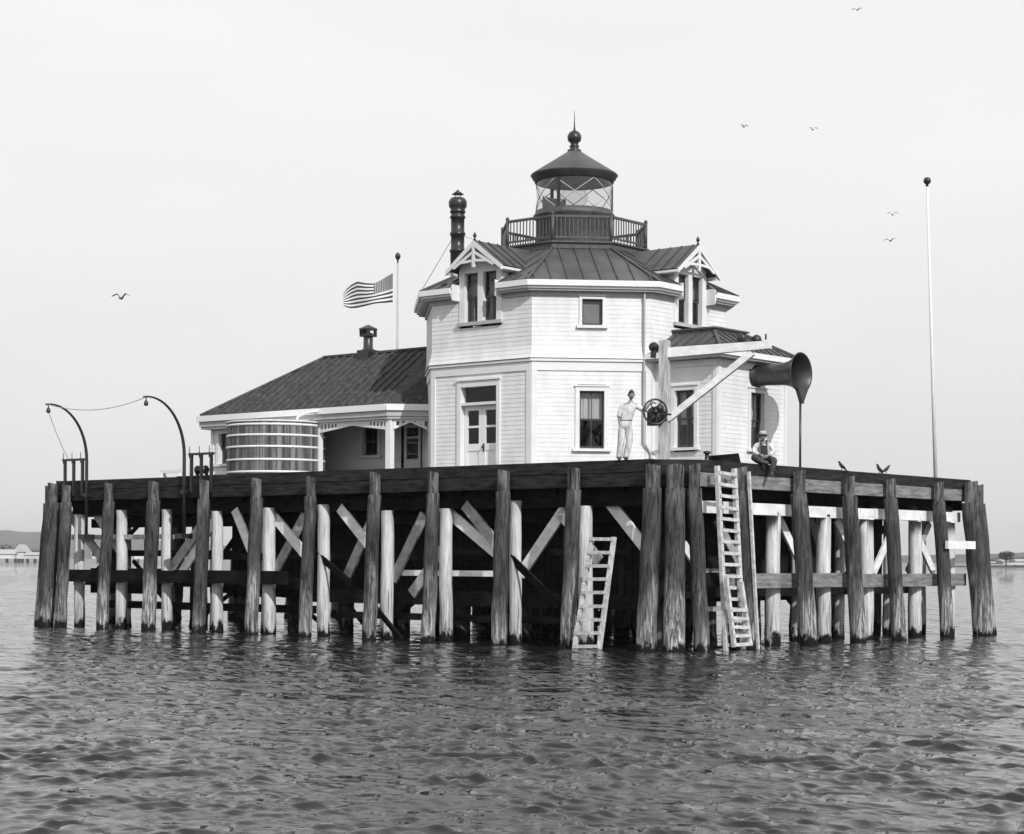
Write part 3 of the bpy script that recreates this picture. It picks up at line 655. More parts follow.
# dormers on the four square facets
def dormer(i):
    fr, L = frs[i], lens_[i]; c = L / 2; m_ = MB()
    hw = .80; zb0, zt = 8.95, 10.72; ap = 11.36; d = .03
    # front wall
    m_.fprism(fr, [(c - hw, zb0 + .02), (c + hw, zb0 + .02), (c + hw, zt), (c + .05, ap - .05), (c - .05, ap - .05), (c - hw, zt)], d - .03, d)
    body = MB()
    # cheeks
    for s in (-1, 1):
        x = c + s * (hw - .02)
        body.add([fr(x, 9.95, d - .02), fr(x, zt + .02, d - .02), fr(x, zt + .02, -2.2), fr(x, 9.95, -.6), fr(x - s * .06, 9.95, d - .02), fr(x - s * .06, zt + .02, d - .02), fr(x - s * .06, zt + .02, -2.2), fr(x - s * .06, 9.95, -.6)], [(0, 1, 2, 3), (4, 7, 6, 5), (0, 4, 5, 1), (0, 3, 7, 4), (3, 2, 6, 7), (1, 5, 6, 2)])
    # front wall as casing pieces around the pair of lights
    wz0, wz1, w1 = 9.13, 10.52, .50
    f_ = MB()
    xs = [c - hw, c - .10 - w1, c - .10, c + .10, c + .10 + w1, c + hw]
    for a, b in ((0, 1), (2, 3), (4, 5)): f_.fbox(fr, xs[a], xs[b], wz0 - .02, wz1 + .08, -.16, d)
    f_.fbox(fr, xs[1], xs[2], wz1, wz1 + .08, -.16, d - .002); f_.fbox(fr, xs[3], xs[4], wz1, wz1 + .08, -.16, d - .002)
    f_.fprism(fr, [(c - hw, wz1 + .082), (c + hw, wz1 + .082), (c + hw, zt), (c + .02, ap - .06), (c - .02, ap - .06), (c - hw, zt)], -.12, d - .01)
    # shaped brackets at eaves
    for s in (-1, 1):
        f_.fprism(fr, [(c + s * hw, 9.74), (c + s * (hw + .05), 9.84), (c + s * (hw + .09), 9.98), (c + s * (hw + .07), 10.10), (c + s * hw, 10.2)], -.06, .34)
    D = f_.build('dormer', M['trim'], lh); body.build('cheek', M['wall'], D)
    MB().fbox(fr, c - hw - .04, c + hw + .04, wz0 - .12, wz0 - .022, -.1, .10).build('sill', M['greytrim'], D)
    s_ = MB(); g = MB(); cu = MB()
    for a, b in ((xs[1], xs[2]), (xs[3], xs[4])):
        zc = (wz0 + wz1) / 2 - .02
        for lo, hi, r in ((wz0, zc + .02, -.12), (zc - .02, wz1, -.09)):
            s_.fbox(fr, a, a + .045, lo, hi, r - .025, r); s_.fbox(fr, b - .045, b, lo, hi, r - .025, r); s_.fbox(fr, a + .045, b - .045, lo, lo + .045, r - .024, r - .001); s_.fbox(fr, a + .045, b - .045, hi - .045, hi, r - .024, r - .001)
        g.add([fr(a + .02, wz0 + .02, -.11), fr(b - .02, wz0 + .02, -.11), fr(b - .02, wz1 - .02, -.11), fr(a + .02, wz1 - .02, -.11)], [(0, 1, 2, 3)])
        cu.add([fr(a, zc + .08, -.25), fr(b, zc + .08, -.25), fr(b, wz1, -.25), fr(a, wz1, -.25)], [(0, 1, 2, 3)])
        cu.add([fr(a, wz0, -.27), fr(a + .13, wz0, -.27), fr(a + .13, zc, -.27), fr(a, zc, -.27)], [(0, 1, 2, 3)])
    s_.build('sash', M['sash'], D); g.build('pane', M['glass'], D); cu.build('curtain', mat('dormer_blind', .22, .9, .1), D)
    # gable roof running back into the main roof
    e = 1.06; ze, zr = 10.60, 11.40; r0, r1 = MB(), MB(); front = .34
    for s in (-1, 1):
        A, B = fr(c + s * e, ze, front), fr(c + s * e, ze, -1.25); C, Dd = fr(c, zr, -2.45), fr(c, zr, front)
        roof_panel(r0, r1, A, B, C, Dd, .40, .03, .04, start=.2)
    r0.build('dormer_roof', M['roof'], D); r1.build('dormer_seam', M['roofrib'], D)
    bb = MB()
    for s in (-1, 1):
        p = lambda a, z, dd: Vector(fr(c + s * a, z, dd))
        bb.hexa([p(0, zr - .17, front - .04), p(e, ze - .13, front - .04), p(e, ze - .13, front + .02), p(0, zr - .17, front + .02), p(0, zr - .01, front - .04), p(e, ze - .0, front - .04), p(e, ze - .0, front + .02), p(0, zr - .01, front + .02)])
        bb.hexa([p(e - .12, ze - .14, front - .05), p(e - .01, ze - .1, front - .05), p(e - .01, ze - .1, -1.2), p(e - .12, ze - .14, -1.2), p(e - .12, ze - .03, front - .05), p(e - .01, ze - .03, front - .05), p(e - .01, ze - .03, -1.2), p(e - .12, ze - .03, -1.2)])
        # inner truss: raking strut, tie and king post standing free of the wall
        bb.hexa([p(0, 11.02, front - .03), p(.72, 10.62, front - .03), p(.72, 10.62, front + .01), p(0, 11.02, front + .01), p(0, 11.11, front - .03), p(.82, 10.66, front - .03), p(.82, 10.66, front + .01), p(0, 11.11, front + .01)])
        bb.hexa([p(0, 10.78, front - .028), p(.58, 10.74, front - .028), p(.58, 10.74, front + .008), p(0, 10.78, front + .008), p(0, 10.85, front - .028), p(.58, 10.81, front - .028), p(.58, 10.81, front + .008), p(0, 10.85, front + .008)])
    bb.fbox(fr, c - .045, c + .045, 10.62, 11.26, front - .045, front + .018)
    bb.build('bargeboard', M['trim'], D)
    cc = Vector(fr(c, zr, front - .06))
    MB().lathe([(.0, 0), (.04, 0), (.02, .05), (.025, .07), (.05, .10), (.055, .14), (.03, .19), (0, .24)], cc, 12).build('finial', M['iron'], D)
for i in (0, 2, 4, 6): dormer(i)
# front windows
window(frs[1], 1.71, .70, 5.44, 7.04, lh, 'half')
window(frs[1], 1.71, .58, 8.90, 9.62, lh, None, case=.08, muntin=False, meeting=False, recess=.07)
fr = frs[1]; MB().fbox(fr, 1.38, 2.04, 8.86, 9.66, -.16, -.145).build('blind', mat('grey_window_blind', .20, .9, .08), lh)
# double door with transom
fr = frs[0]; ds0, ds1 = 1.15, 2.51
dm = MB(); dm.fbox(fr, ds0 - .13, ds0, DK, 7.42, -.2, .05); dm.fbox(fr, ds1, ds1 + .13, DK, 7.42, -.2, .05); dm.fbox(fr, ds0, ds1, 7.25, 7.41, -.2, .045)
dm.fbox(fr, ds0 - .16, ds1 + .16, 7.422, 7.47, -.02, .085); dm.fbox(fr, ds0, ds1, 6.72, 6.80, -.2, .03)
dr = dm.build('double_door', M['trim'], lh)
lf = MB(); pn = MB()
for a, b in ((ds0 + .01, (ds0 + ds1) / 2 - .006), ((ds0 + ds1) / 2 + .006, ds1 - .01)):
    lf.fbox(fr, a, a + .12, DK + .02, 6.71, -.19, -.14); lf.fbox(fr, b - .12, b, DK + .02, 6.71, -.19, -.14)
    for z0, z1 in ((DK + .02, DK + .25), (5.42, 5.62), (6.08, 6.14), (6.58, 6.71)): lf.fbox(fr, a + .12, b - .12, z0, z1, -.188, -.142)
    lf.fbox(fr, a + .12, b - .12, DK + .25, 5.42, -.18, -.165)
    pn.add([fr(a + .1, 5.6, -.165), fr(b - .1, 5.6, -.165), fr(b - .1, 6.6, -.165), fr(a + .1, 6.6, -.165)], [(0, 1, 2, 3)])
lf.build('door_leaf', M['white'], dr)
pn.add([fr(ds0, 6.8, -.13), fr(ds1, 6.8, -.13), fr(ds1, 7.25, -.13), fr(ds0, 7.25, -.13)], [(0, 1, 2, 3)]); pn.build('pane', M['glass'], dr)
hd = MB(); mid = (ds0 + ds1) / 2 + .06; hd.lathe([(0, 0), (.03, 0), (.02, .03), (.035, .06), (.03, .09), (0, .1)], fr(mid, 5.52, -.14), 10, axis=fr.n); hd.fbox(fr, mid - .03, mid + .03, 5.38, 5.62, -.14, -.132); hd.build('handle', M['iron'], dr)
# downpipe on the front facet near the corner
fr = frs[1]; L = lens_[1]
dp = MB(); dp.tube([fr(L - .22, 9.86, .16), fr(L - .22, 9.5, .09), fr(L - .22, 5.62, .09), fr(L - .02, 5.3, .09), fr(L - .02, DK, .09)], .032, 8); dp.tube([fr(L + .30, 5.9, .09), fr(L + .26, 5.42, .09), fr(L - .02, 5.3, .09)], .028, 8); dp.build('downpipe', M['greytrim'], lh)
# gallery
gal = MB()
g0 = hexoct(BX, BY, 2.12, 2.12 * .4142)
gal.prism([p for p, q, n in g0], 11.40, 11.56); gal.prism([p for p, q, n in hexoct(BX, BY, 2.19, 2.19 * .4142)], 11.563, 11.61)
gd = gal.build('gallery', M['ironrail'], lh)
rl = MB(); gr0 = hexoct(BX, BY, 2.08, 2.08 * .4142)
for p, q, n in gr0:
    f2 = Frame(p, n); L = (Vector(q) - Vector(p)).length
    rl.tube([(*p, 11.6), (*p, 12.40)], .05, 8); rl.lathe([(0, 0), (.05, 0), (.06, .03), (.03, .08), (0, .09)], (*p, 12.40), 8)
    rl.fbox(f2, .05, L - .05, 12.31, 12.38, -.035, .035); rl.fbox(f2, .05, L - .05, 11.70, 11.75, -.025, .025)
    for k in range(1, 14): rl.fbox(f2, L * k / 14 - .013, L * k / 14 + .013, 11.75, 12.31, -.013, .013)
rl.build('railing', M['ironrail'], gd)
# lantern
lt = MB(); lt.lathe([(1.16, 11.72), (1.16, 12.70), (1.24, 12.76), (1.24, 12.84), (1.18, 12.90), (1.18, 12.96), (0, 12.96)], (BX + .03, BY, -.12), 40)
lan = lt.build('lantern_base', M['ironrail'], lh)
MB().lathe([(1.14, 12.962), (1.14, 13.84)], (BX + .03, BY, -.12), 48).build('lantern_glass', M['lglass'], lan)
ab = MB(); R_ = 1.155; N = 6; a00 = math.radians(248.8); ZL = -.12
for k in range(N):
    a0 = a00 + 2 * math.pi * k / N; a1 = a0 + 2 * math.pi / N
    for (u0, z0), (u1, z1) in (((a0, 12.97), (a1, 13.83)), ((a0, 13.83), (a1, 12.97))):
        pts = [(BX + .03 + R_ * math.cos(u0 + (u1 - u0) * t / 8), BY + R_ * math.sin(u0 + (u1 - u0) * t / 8), z0 + (z1 - z0) * t / 8 + ZL) for t in range(9)]
        ab.tube(pts, .014, 5)
ab.build('astragals', M['greytrim'], lan)
ps = MB()
for k in (0, 2, 4):
    a0 = a00 + 2 * math.pi * k / N - .95; x, y = BX + .03 + R_ * math.cos(a0), BY + R_ * math.sin(a0)
    ps.beam((x, y, 12.97 + ZL), (x, y, 13.84 + ZL), .09, .06, (math.cos(a0), math.sin(a0), 0))
ps.build('lantern_post', M['iron'], lan)
MB().lathe([(.0, 12.98), (.30, 12.98), (.24, 13.1), (.36, 13.2), (.43, 13.4), (.36, 13.6), (.24, 13.72), (.0, 13.8)], (BX + .03, BY, -.12), 24).build('lens', M['lens'], lan)
# curtain drawn round half of the lantern by day
vs = []; q = MB(); k = 40
for i in range(k + 1):
    a = math.radians(52 + 60 * i / k); r = .98 + .012 * math.sin(i * 2.1); vs += [(BX + r * math.cos(a), BY + r * math.sin(a), 12.88), (BX + r * math.cos(a), BY + r * math.sin(a), 13.40)]
q.add(vs, [(2 * i, 2 * i + 2, 2 * i + 3, 2 * i + 1) for i in range(k)], 0, True); q.build('lantern_curtain', M['curtain'], lan)
lr = MB(); lr.lathe([(1.10, 13.84), (1.20, 13.842), (1.21, 13.92), (1.27, 13.95), (1.29, 14.02), (1.33, 14.05), (1.30, 14.09), (.70, 14.47), (.22, 14.78), (.16, 14.82), (.16, 14.86), (.0, 14.86)], (BX + .03, BY, -.12), 48)
lroof = lr.build('lantern_roof', M['roof'], lan)
MB().lathe([(1.10, 13.845), (.6, 13.98), (0, 14.04)], (BX + .03, BY, -.12), 32).build('lantern_ceiling', M['white'], lan)
MB().lathe([(.20, 14.78), (.22, 14.83), (.14, 14.87), (.13, 14.93), (.16, 14.96), (.10, 15.0), (.13, 15.03), (.12, 15.06), (.19, 15.11), (.215, 15.2), (.21, 15.28), (.15, 15.38), (.06, 15.43), (.03, 15.46), (.03, 15.52), (0, 15.52)], (BX + .03, BY, -.12), 24).build('ventilator_ball', M['iron'], lan)
MB().tube([(BX + .03, BY, 15.38), (BX + .03, BY, 15.92)], [.022, .006], 6).build('spire', M['iron'], lan)
# tall stove stack behind the left dormer
cxp, cyp = 3.97, 11.01
ch = MB(); ch.lathe([(.42, 10.45), (.30, 10.72), (.22, 10.80), (.22, 11.6), (.245, 11.62), (.245, 11.68), (.205, 11.70), (.205, 12.1), (.235, 12.12), (.235, 12.2), (.205, 12.22), (.205, 12.62), (.235, 12.64), (.235, 12.7), (.205, 12.72), (.205, 12.78), (.235, 12.8), (.235, 12.86), (.21, 12.9), (.27, 12.98), (.28, 13.14), (.22, 13.24), (.18, 13.26), (.0, 13.26)], (cxp, cyp, 0), 20)
chm = ch.build('chimney', M['iron'], lh)
cc_ = MB(); cc_.lathe([(.0, 13.36), (.19, 13.36), (.05, 13.46), (0, 13.52)], (cxp, cyp, 0), 16); cc_.tube([(cxp + .12, cyp, 13.24), (cxp + .12, cyp, 13.37)], .012, 5); cc_.tube([(cxp - .12, cyp, 13.24), (cxp - .12, cyp, 13.37)], .012, 5); cc_.build('chimney_cap', M['iron'], chm)
gw = MB(); gw.tube([(cxp, cyp, 12.3), (3.0, 11.75, 10.2)], .008, 4); gw.tube([(cxp, cyp, 12.15), (BX - 4.2, BY, 11.38)], .008, 4); gw.build('guy_wire', M['iron'], chm)

# ------------------------------------------------------------------ fog signal room
AX0, AX1, AY0 = 4.5, 8.05, 1.9
an = thing('fog_signal_room', 'low white clapboard room with hipped roof built against the right side of the lighthouse', 'building', (6.3, 3, DK))
fl = Frame((AX0, 4.02), (-1, 0)); fr_ = Frame((AX0, AY0), (0, -1)); fe = Frame((AX1, AY0), (1, 0))
LL_, LR_, LE_ = 4.02 - AY0, AX1 - AX0, 3.6
wl = MB(); wc1 = 1.03; wc2 = onx(0, 0, 0) and 1.98
H1 = (wc1 - .36, wc1 + .36, 5.42, 7.1); H2 = (wc2 - .36, wc2 + .36, 5.42, 7.1)
clap(wl, fl, .0, LL_ - .14, DK + .02, 7.82, [H1], mitre=0); clap(wl, fr_, .14, LR_ - .14, DK + .02, 7.82, [H2], mitre=0); clap(wl, fe, .14, LE_, DK + .02, 7.82, mitre=0)
wl.build('wall', M['wall'], an)
t_ = MB()
TB = lambda *a: MB().fbox(*a).build('corner_board', M['trim'], an)
for f2, L in ((fl, LL_), (fr_, LR_), (fe, LE_)):
    if f2 is not fl: TB(f2, 0, .14, DK, 7.68, -.03, .035)
    TB(f2, L - .14, L, DK, 7.68, -.03, .034); t_.fbox(f2, 0, L, 7.684, 7.86, -.03, .045)
TB(fl, .02, .16, DK, 7.68, -.03, .034)
t_.build('frieze', M['trim'], an)
li = MB()
for f2, L, h in ((fl, LL_, H1), (fr_, LR_, H2)):
    li.fbox(f2, 0, h[0], DK, 7.8, -.24, -.22); li.fbox(f2, h[1], L, DK, 7.8, -.24, -.22); li.fbox(f2, h[0], h[1], DK, h[2], -.24, -.22); li.fbox(f2, h[0], h[1], h[3], 7.8, -.24, -.22)
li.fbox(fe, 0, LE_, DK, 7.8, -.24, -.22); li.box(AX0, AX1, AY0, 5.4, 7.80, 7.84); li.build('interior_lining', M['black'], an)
window(fl, wc1, .66, 5.46, 7.04, an, 'low', muntin=True); window(fr_, wc2, .70, 5.46, 7.04, an, 'low', muntin=True)
e0, e1, e2 = AX0 - .36, AX1 + .36, AY0 - .36
for q_ in ((e0, AX0 - .002, e2, 4.25), (AX0, AX1, e2, AY0 - .002), (AX1 + .002, e1, e2, 5.4)): MB().box(*q_, 7.88, 7.93).build('soffit', M['greytrim'], an)
for q_ in ((e0 - .06, e0 + .05, e2 - .06, 4.3), (e0 + .052, e1 - .052, e2 - .06, e2 + .05), (e1 - .05, e1 + .06, e2 - .06, 5.4)): MB().box(*q_, 7.935, 8.09).build('gutter', M['white'], an)
q0, q1, q2 = 5.38, 6.95, 2.62; zA, zB = 8.08, 8.76
ra, rb_ = MB(), MB()
roof_panel(ra, rb_, (e0, 4.6, zA), (e0, e2, zA), (q0, q2, zB), (q0, 4.6, zB), .36, .035, .04)
roof_panel(ra, rb_, (e0, e2, zA), (e1, e2, zA), (q1, q2, zB), (q0, q2, zB), .36, .035, .04)
roof_panel(ra, rb_, (e1, e2, zA), (e1, 5.4, zA), (q1, 5.4, zB), (q1, q2, zB), .36, .035, .04)
hip_cap(rb_, (e0, e2, zA), (q0, q2, zB)); hip_cap(rb_, (e1, e2, zA), (q1, q2, zB))
ro = ra.build('roof', M['roof'], an); rb_.build('roof_seams', M['roofrib'], ro)
tp = MB(); tp.box(q0 - .04, q1 + .04, q2 - .04, 4.02, zB - .02, zB + .06); tp.box(q0 - .10, q1 + .10, q2 - .10, 4.02, zB + .062, zB + .11)
xm, ym = 6.1, 3.2
tp.add([(q0 - .08, q2 - .08, zB + .112), (q1 + .08, q2 - .08, zB + .112), (q1 + .08, 4.02, zB + .112), (q0 - .08, 4.02, zB + .112), (xm, 4.02, zB + .22), (xm, ym, zB + .22)], [(0, 1, 5), (1, 2, 4, 5), (3, 0, 5, 4)])
tp.build('roof_cap', M['roof'], an)
MB().lathe([(.0, 0), (.12, 0), (.13, .05), (.16, .1), (.13, .2), (.05, .26), (0, .27)], (7.0, 2.25, 8.5), 12).build('roof_vent', M['iron'], an)

# ------------------------------------------------------------------ fog horn
hx, hy, hz = 6.42, AY0, 7.52
fh = thing('fog_horn', 'big dark trumpet fog horn jutting from the white wall on a thin post', 'fog horn', (hx, .4, DK))
ho = MB(); ax = (0, -1, 0)
prof = [(.34, -.02), (.36, .03), (.30, .05), (.29, .3), (.30, .6), (.315, .9), (.335, 1.05), (.37, 1.18), (.43, 1.30), (.50, 1.40), (.555, 1.46), (.58, 1.49), (.565, 1.51), (.53, 1.475), (.47, 1.39), (.40, 1.28), (.345, 1.16), (.31, 1.03), (.28, .8), (.26, .4), (.25, .2), (0, .2)]
ho.lathe(prof, (hx, hy, hz), 40, axis=ax); ho.build('trumpet', M['horn'], fh)
sp_ = MB(); yy = hy - 1.47
sp_.fprism(Frame((hx, yy), (0, -1)), [(-.26, hz - .44), (.26, hz - .44), (.05, hz - .78), (.03, hz - .86), (-.03, hz - .86), (-.05, hz - .80)], -.02, .10); sp_.build('cradle', M['horn'], fh)
MB().tube([(hx, yy, hz - .84), (hx, yy, DK)], .033, 10).build('support_post', M['horn'], fh)

# ------------------------------------------------------------------ keeper's dwelling
EX, RX, EZ, RZ = 2.45, 5.2, 6.98, 8.94; XB = 7.95; YN = 20.98; YR = 17.95; YC = 12.5
dwl = thing('keepers_dwelling', 'single-storey white keeper house with dark hipped roof and porch left of the lighthouse', 'house', (5.2, 15, DK))
A_, B_ = MB(), MB()
ec = (3.42, 11.53)
roof_panel(A_, B_, (EX, YN, EZ), (EX, YC, EZ), (RX, YC + .9, RZ), (RX, YR, RZ), .36, .05, .05)
roof_panel(A_, B_, (XB, YC, EZ), (XB, YN, EZ), (RX, YR, RZ), (RX, YC, RZ), .36, .05, .05)
roof_panel(A_, B_, (XB, YN, EZ), (EX, YN, EZ), (RX, YR, RZ), (RX, YR, RZ + .001), .36, .05, .05)
A_.add([(EX, YC, EZ), (ec[0] + .2, ec[1] - .2, EZ), (RX, YC - .9, RZ), (RX, YC + .9, RZ)], [(0, 1, 2, 3)])
A_.add([(RX, YC + .9, RZ), (RX, YC - 1, RZ), (XB, YC - 1, EZ), (XB, YC, EZ)], [(0, 1, 2, 3)])
for k in range(4):
    f_ = .15 + k * .27; a = Vector((EX, YC, EZ)).lerp(Vector((ec[0], ec[1], EZ)), f_); b = Vector((RX, YC + .9, RZ)).lerp(Vector((RX, YC - .9, RZ)), f_ ); B_.beam(a + Vector((0, 0, .03)), b + Vector((0, 0, .03)), .05, .05)
hr = A_.build('roof', M['houseroof'], dwl)
hip_cap(B_, (EX, YN, EZ), (RX, YR, RZ), .12, .07); hip_cap(B_, (XB, YN, EZ), (RX, YR, RZ), .12, .07); hip_cap(B_, (RX, YC, RZ), (RX, YR, RZ), .16, .07)
B_.build('battens', M['rooflath'], hr)
def eave(mb, x0, x1, z0, z1):
    mb.box(EX - x0, EX + x1, YC, YN + x0, z0, z1); mb.box(EX + x1 + .002, XB + x0, YN - x1, YN + x0, z0, z1); mb.box(XB - x1, XB + x0, YC, YN - x1 - .002, z0, z1)
    p = Vector((EX, YC)); q = Vector(ec) + Vector((.15, -.15)); n = Vector((-.7071, -.7071)); 
    mb.prism([tuple(p + n * x0 + Vector((x0 * -.3 + .0, x0 * .0))), tuple(q + n * x0), tuple(q - n * x1), (EX + x1, YC)], z0, z1)
g_ = MB(); eave(g_, .09, .03, EZ - .19, EZ - .0); g_.build('gutter', M['white'], dwl)
g_ = MB(); eave(g_, .02, .08, EZ - .36, EZ - .194); g_.build('fascia', M['greytrim'], dwl)
MB().prism([(EX + .02, YC), (EX + .02, YN - .02), (XB - .02, YN - .02), (XB - .02, YC), (4.2, YC), (ec[0], ec[1])], EZ - .44, EZ - .37).build('porch_ceiling', M['greytrim'], dwl)
# closed end
wx = 2.80; wf = Frame((wx, 20.80), (-1, 0)); hw_ = MB(); zt = EZ - .44; D0 = 20.80 - 18.4
Hc = (.36, .98, 5.35, 6.45)
clap(hw_, wf, .12, D0 - .12, DK + .02, zt, [Hc], mitre=0); 
wn = Frame((XB - .4, 20.80), (0, 1)); clap(hw_, wn, .0, XB - .4 - wx - .1, DK + .02, zt, mitre=0)
wb = Frame((XB - .4, 11.5), (1, 0)); clap(hw_, wb, 0, 9.4, DK + .02, zt, mitre=0); hw_.build('wall', M['wall'], dwl)
for q_ in ((0, .12), (D0 - .12, D0)): MB().fbox(wf, *q_, DK, zt, -.1, .035).build('corner_board', M['trim'], dwl)
window(wf, .67, .56, 5.42, 6.40, dwl, 'half')
pw = MB(); rf = Frame((4.3, 18.4), (-1, 0)); H3 = (18.4 - 15.32, 18.4 - 14.58, 5.56, 6.50); H4 = (18.4 - 13.62, 18.4 - 12.72, DK, 6.56)
clap(pw, rf, 0, 18.4 - 12.50, DK + .02, zt, [H3, H4], mitre=0); pf = Frame((wx, 18.38), (0, -1)); clap(pw, pf, 0, 1.5, DK + .02, zt, mitre=0)
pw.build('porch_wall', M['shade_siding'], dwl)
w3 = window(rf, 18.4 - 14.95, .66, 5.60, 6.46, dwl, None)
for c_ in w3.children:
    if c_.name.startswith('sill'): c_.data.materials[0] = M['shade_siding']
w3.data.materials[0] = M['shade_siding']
d_ = MB(); s0, s1 = 18.4 - 13.55, 18.4 - 12.85
d_.fbox(rf, s0, s0 + .1, DK, 6.5, -.1, -.05); d_.fbox(rf, s1 - .1, s1, DK, 6.5, -.1, -.05); d_.fbox(rf, s0 + .1, s1 - .1, DK, 4.75, -.1, -.052); d_.fbox(rf, s0 + .1, s1 - .1, 5.25, 5.42, -.1, -.052); d_.fbox(rf, s0 + .1, s1 - .1, 6.06, 6.12, -.1, -.052); d_.fbox(rf, s0 + .1, s1 - .1, 6.40, 6.5, -.1, -.052); d_.fbox(rf, s0 + .1, s1 - .1, 4.75, 5.25, -.09, -.07)
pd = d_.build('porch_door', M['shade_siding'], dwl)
MB().add([rf(s0 + .08, 5.4, -.08), rf(s1 - .08, 5.4, -.08), rf(s1 - .08, 6.42, -.08), rf(s0 + .08, 6.42, -.08)], [(0, 1, 2, 3)]).build('pane', M['glass'], pd)
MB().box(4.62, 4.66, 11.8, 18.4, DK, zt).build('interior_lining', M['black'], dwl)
for (x, y) in ((2.66, 12.56), (2.66, 15.62)):
    MB().box(x - .09, x + .09, y - .10, y + .10, DK, EZ - .44).build('porch_post', M['white'], dwl)
def fret(fr, a, b, zt, zl, za, name):
    """spandrel: top band and a raking pointed arch with spaced blocks between"""
    m_ = MB(); c = (a + b) / 2
    m_.fbox(fr, a, b, zt - .06, zt, -.02, .02)
    m_.fprism(fr, [(a, zl), (c, za), (c, za + .07), (a, zl + .075)], -.018, .018); m_.fprism(fr, [(c, za), (b, zl), (b, zl + .075), (c, za + .07)], -.018, .018)
    n = max(6, int((b - a) / .15)); wv = (b - a) / n
    for i in range(n):
        s0_, s1_ = a + wv * i, a + wv * (i + .5) ; mid_ = (s0_ + s1_) / 2; f_ = 1 - abs(mid_ - c) / (c - a); zz = zl + (za - zl) * f_ + .05
        if f_ > .5: s1_ = a + wv * (i + 1)
        if zt - .06 - zz > .01: m_.fbox(fr, s0_, s1_, zz, zt - .055, -.015, .015)
    return m_.build(name, M['trim'], dwl)
ff = Frame((2.60, 15.52), (-1, 0)); fret(ff, 0, 15.52 - 12.66, EZ - .44, 6.22, 6.40, 'porch_fretwork')
ff = Frame((2.60, 18.38), (-1, 0)); fret(ff, 0, 18.38 - 15.72, EZ - .44, 6.22, 6.40, 'porch_fretwork')
ff = Frame((2.68, 12.46), (-1, -1)); fret(ff, 0.02, 1.05, EZ - .44, 6.22, 6.44, 'porch_fretwork')
cy_ = 15.95
s = MB(); s.box(RX - .26, RX + .26, cy_ - .26, cy_ + .26, 8.7, 9.06); s.lathe([(.24, 9.06), (.16, 9.12), (.155, 9.55), (.155, 9.62), (0, 9.62)], (RX, cy_, 0), 14)
sp2 = s.build('chimney', M['iron'], dwl)
s = MB(); s.box(RX - .2, RX + .2, cy_ - .2, cy_ + .2, 9.5, 9.56); 
for a, b in ((-.2, -.12), (.12, .2)):
    for c, d in ((-.2, -.12), (.12, .2)): s.box(RX + a, RX + b, cy_ + c, cy_ + d, 9.56, 9.72)
s.box(RX - .2, RX + .2, cy_ + .10, cy_ + .2, 9.56, 9.72); s.box(RX - .21, RX + .21, cy_ - .21, cy_ + .21, 9.72, 9.76)
s.add([(RX - .22, cy_ - .22, 9.762), (RX + .22, cy_ - .22, 9.762), (RX + .22, cy_ + .22, 9.762), (RX - .22, cy_ + .22, 9.762), (RX, cy_, 9.9)], [(0, 1, 4), (1, 2, 4), (2, 3, 4), (3, 0, 4), (3, 2, 1, 0)]); s.build('chimney_cap', M['iron'], sp2)

# ------------------------------------------------------------------ water tank
tx_, ty_ = 1.95, 15.05
def _fit():
    # stand the tank on the deck just behind the kerb, on the line of sight used for its rim
    q = CAM + FW * 61.5 + RT * ((275.5 - 512) / 1945 * 61.5); return q.x, q.y
tx_, ty_ = _fit(); tx_ += .0
tk = thing('water_tank', 'round wooden stave water tank with white hoops standing before the house', 'water tank', (tx_, ty_, DK))
R0 = 1.54; n = 46; sv = MB()
for k in range(n):
    a0, a1 = 2 * math.pi * (k + .04) / n, 2 * math.pi * (k + .96) / n; ro_ = R0 + random.uniform(-.006, .006)
    P_ = [(tx_ + r * math.cos(a), ty_ + r * math.sin(a)) for r, a in ((ro_, a0), (ro_, a1), (R0 - .08, a1), (R0 - .08, a0))]
    sv.prism(P_, DK + .12, 6.53)
sv.build('staves', M['stave'], tk)
for z in (4.98, 5.36, 5.76, 6.12, 6.45): MB().lathe([(R0 + .010, z - .034), (R0 + .024, z - .028), (R0 + .024, z + .028), (R0 + .010, z + .034)], (tx_, ty_, 0), 64).build('hoop', M['white'], tk)
lid = MB(); lid.lathe([(0, 6.53), (R0 + .03, 6.53), (R0 + .03, 6.58), (0, 6.62)], (tx_, ty_, 0), 48); lid.build('lid', M['trim'], tk)
MB().prism([(tx_ + (R0 - .1) * math.cos(a * math.pi / 12), ty_ + (R0 - .1) * math.sin(a * math.pi / 12)) for a in range(24)], DK, DK + .12).build('base', M['greywood'], tk)
pp = MB(); pp.tube([(2.40, 15.35, 6.90), (2.1, 15.5, 6.84), (1.85, 15.7, 6.72), (1.82, 15.75, 6.58)], .05, 10); pp.build('filler_pipe', M['white'], tk)

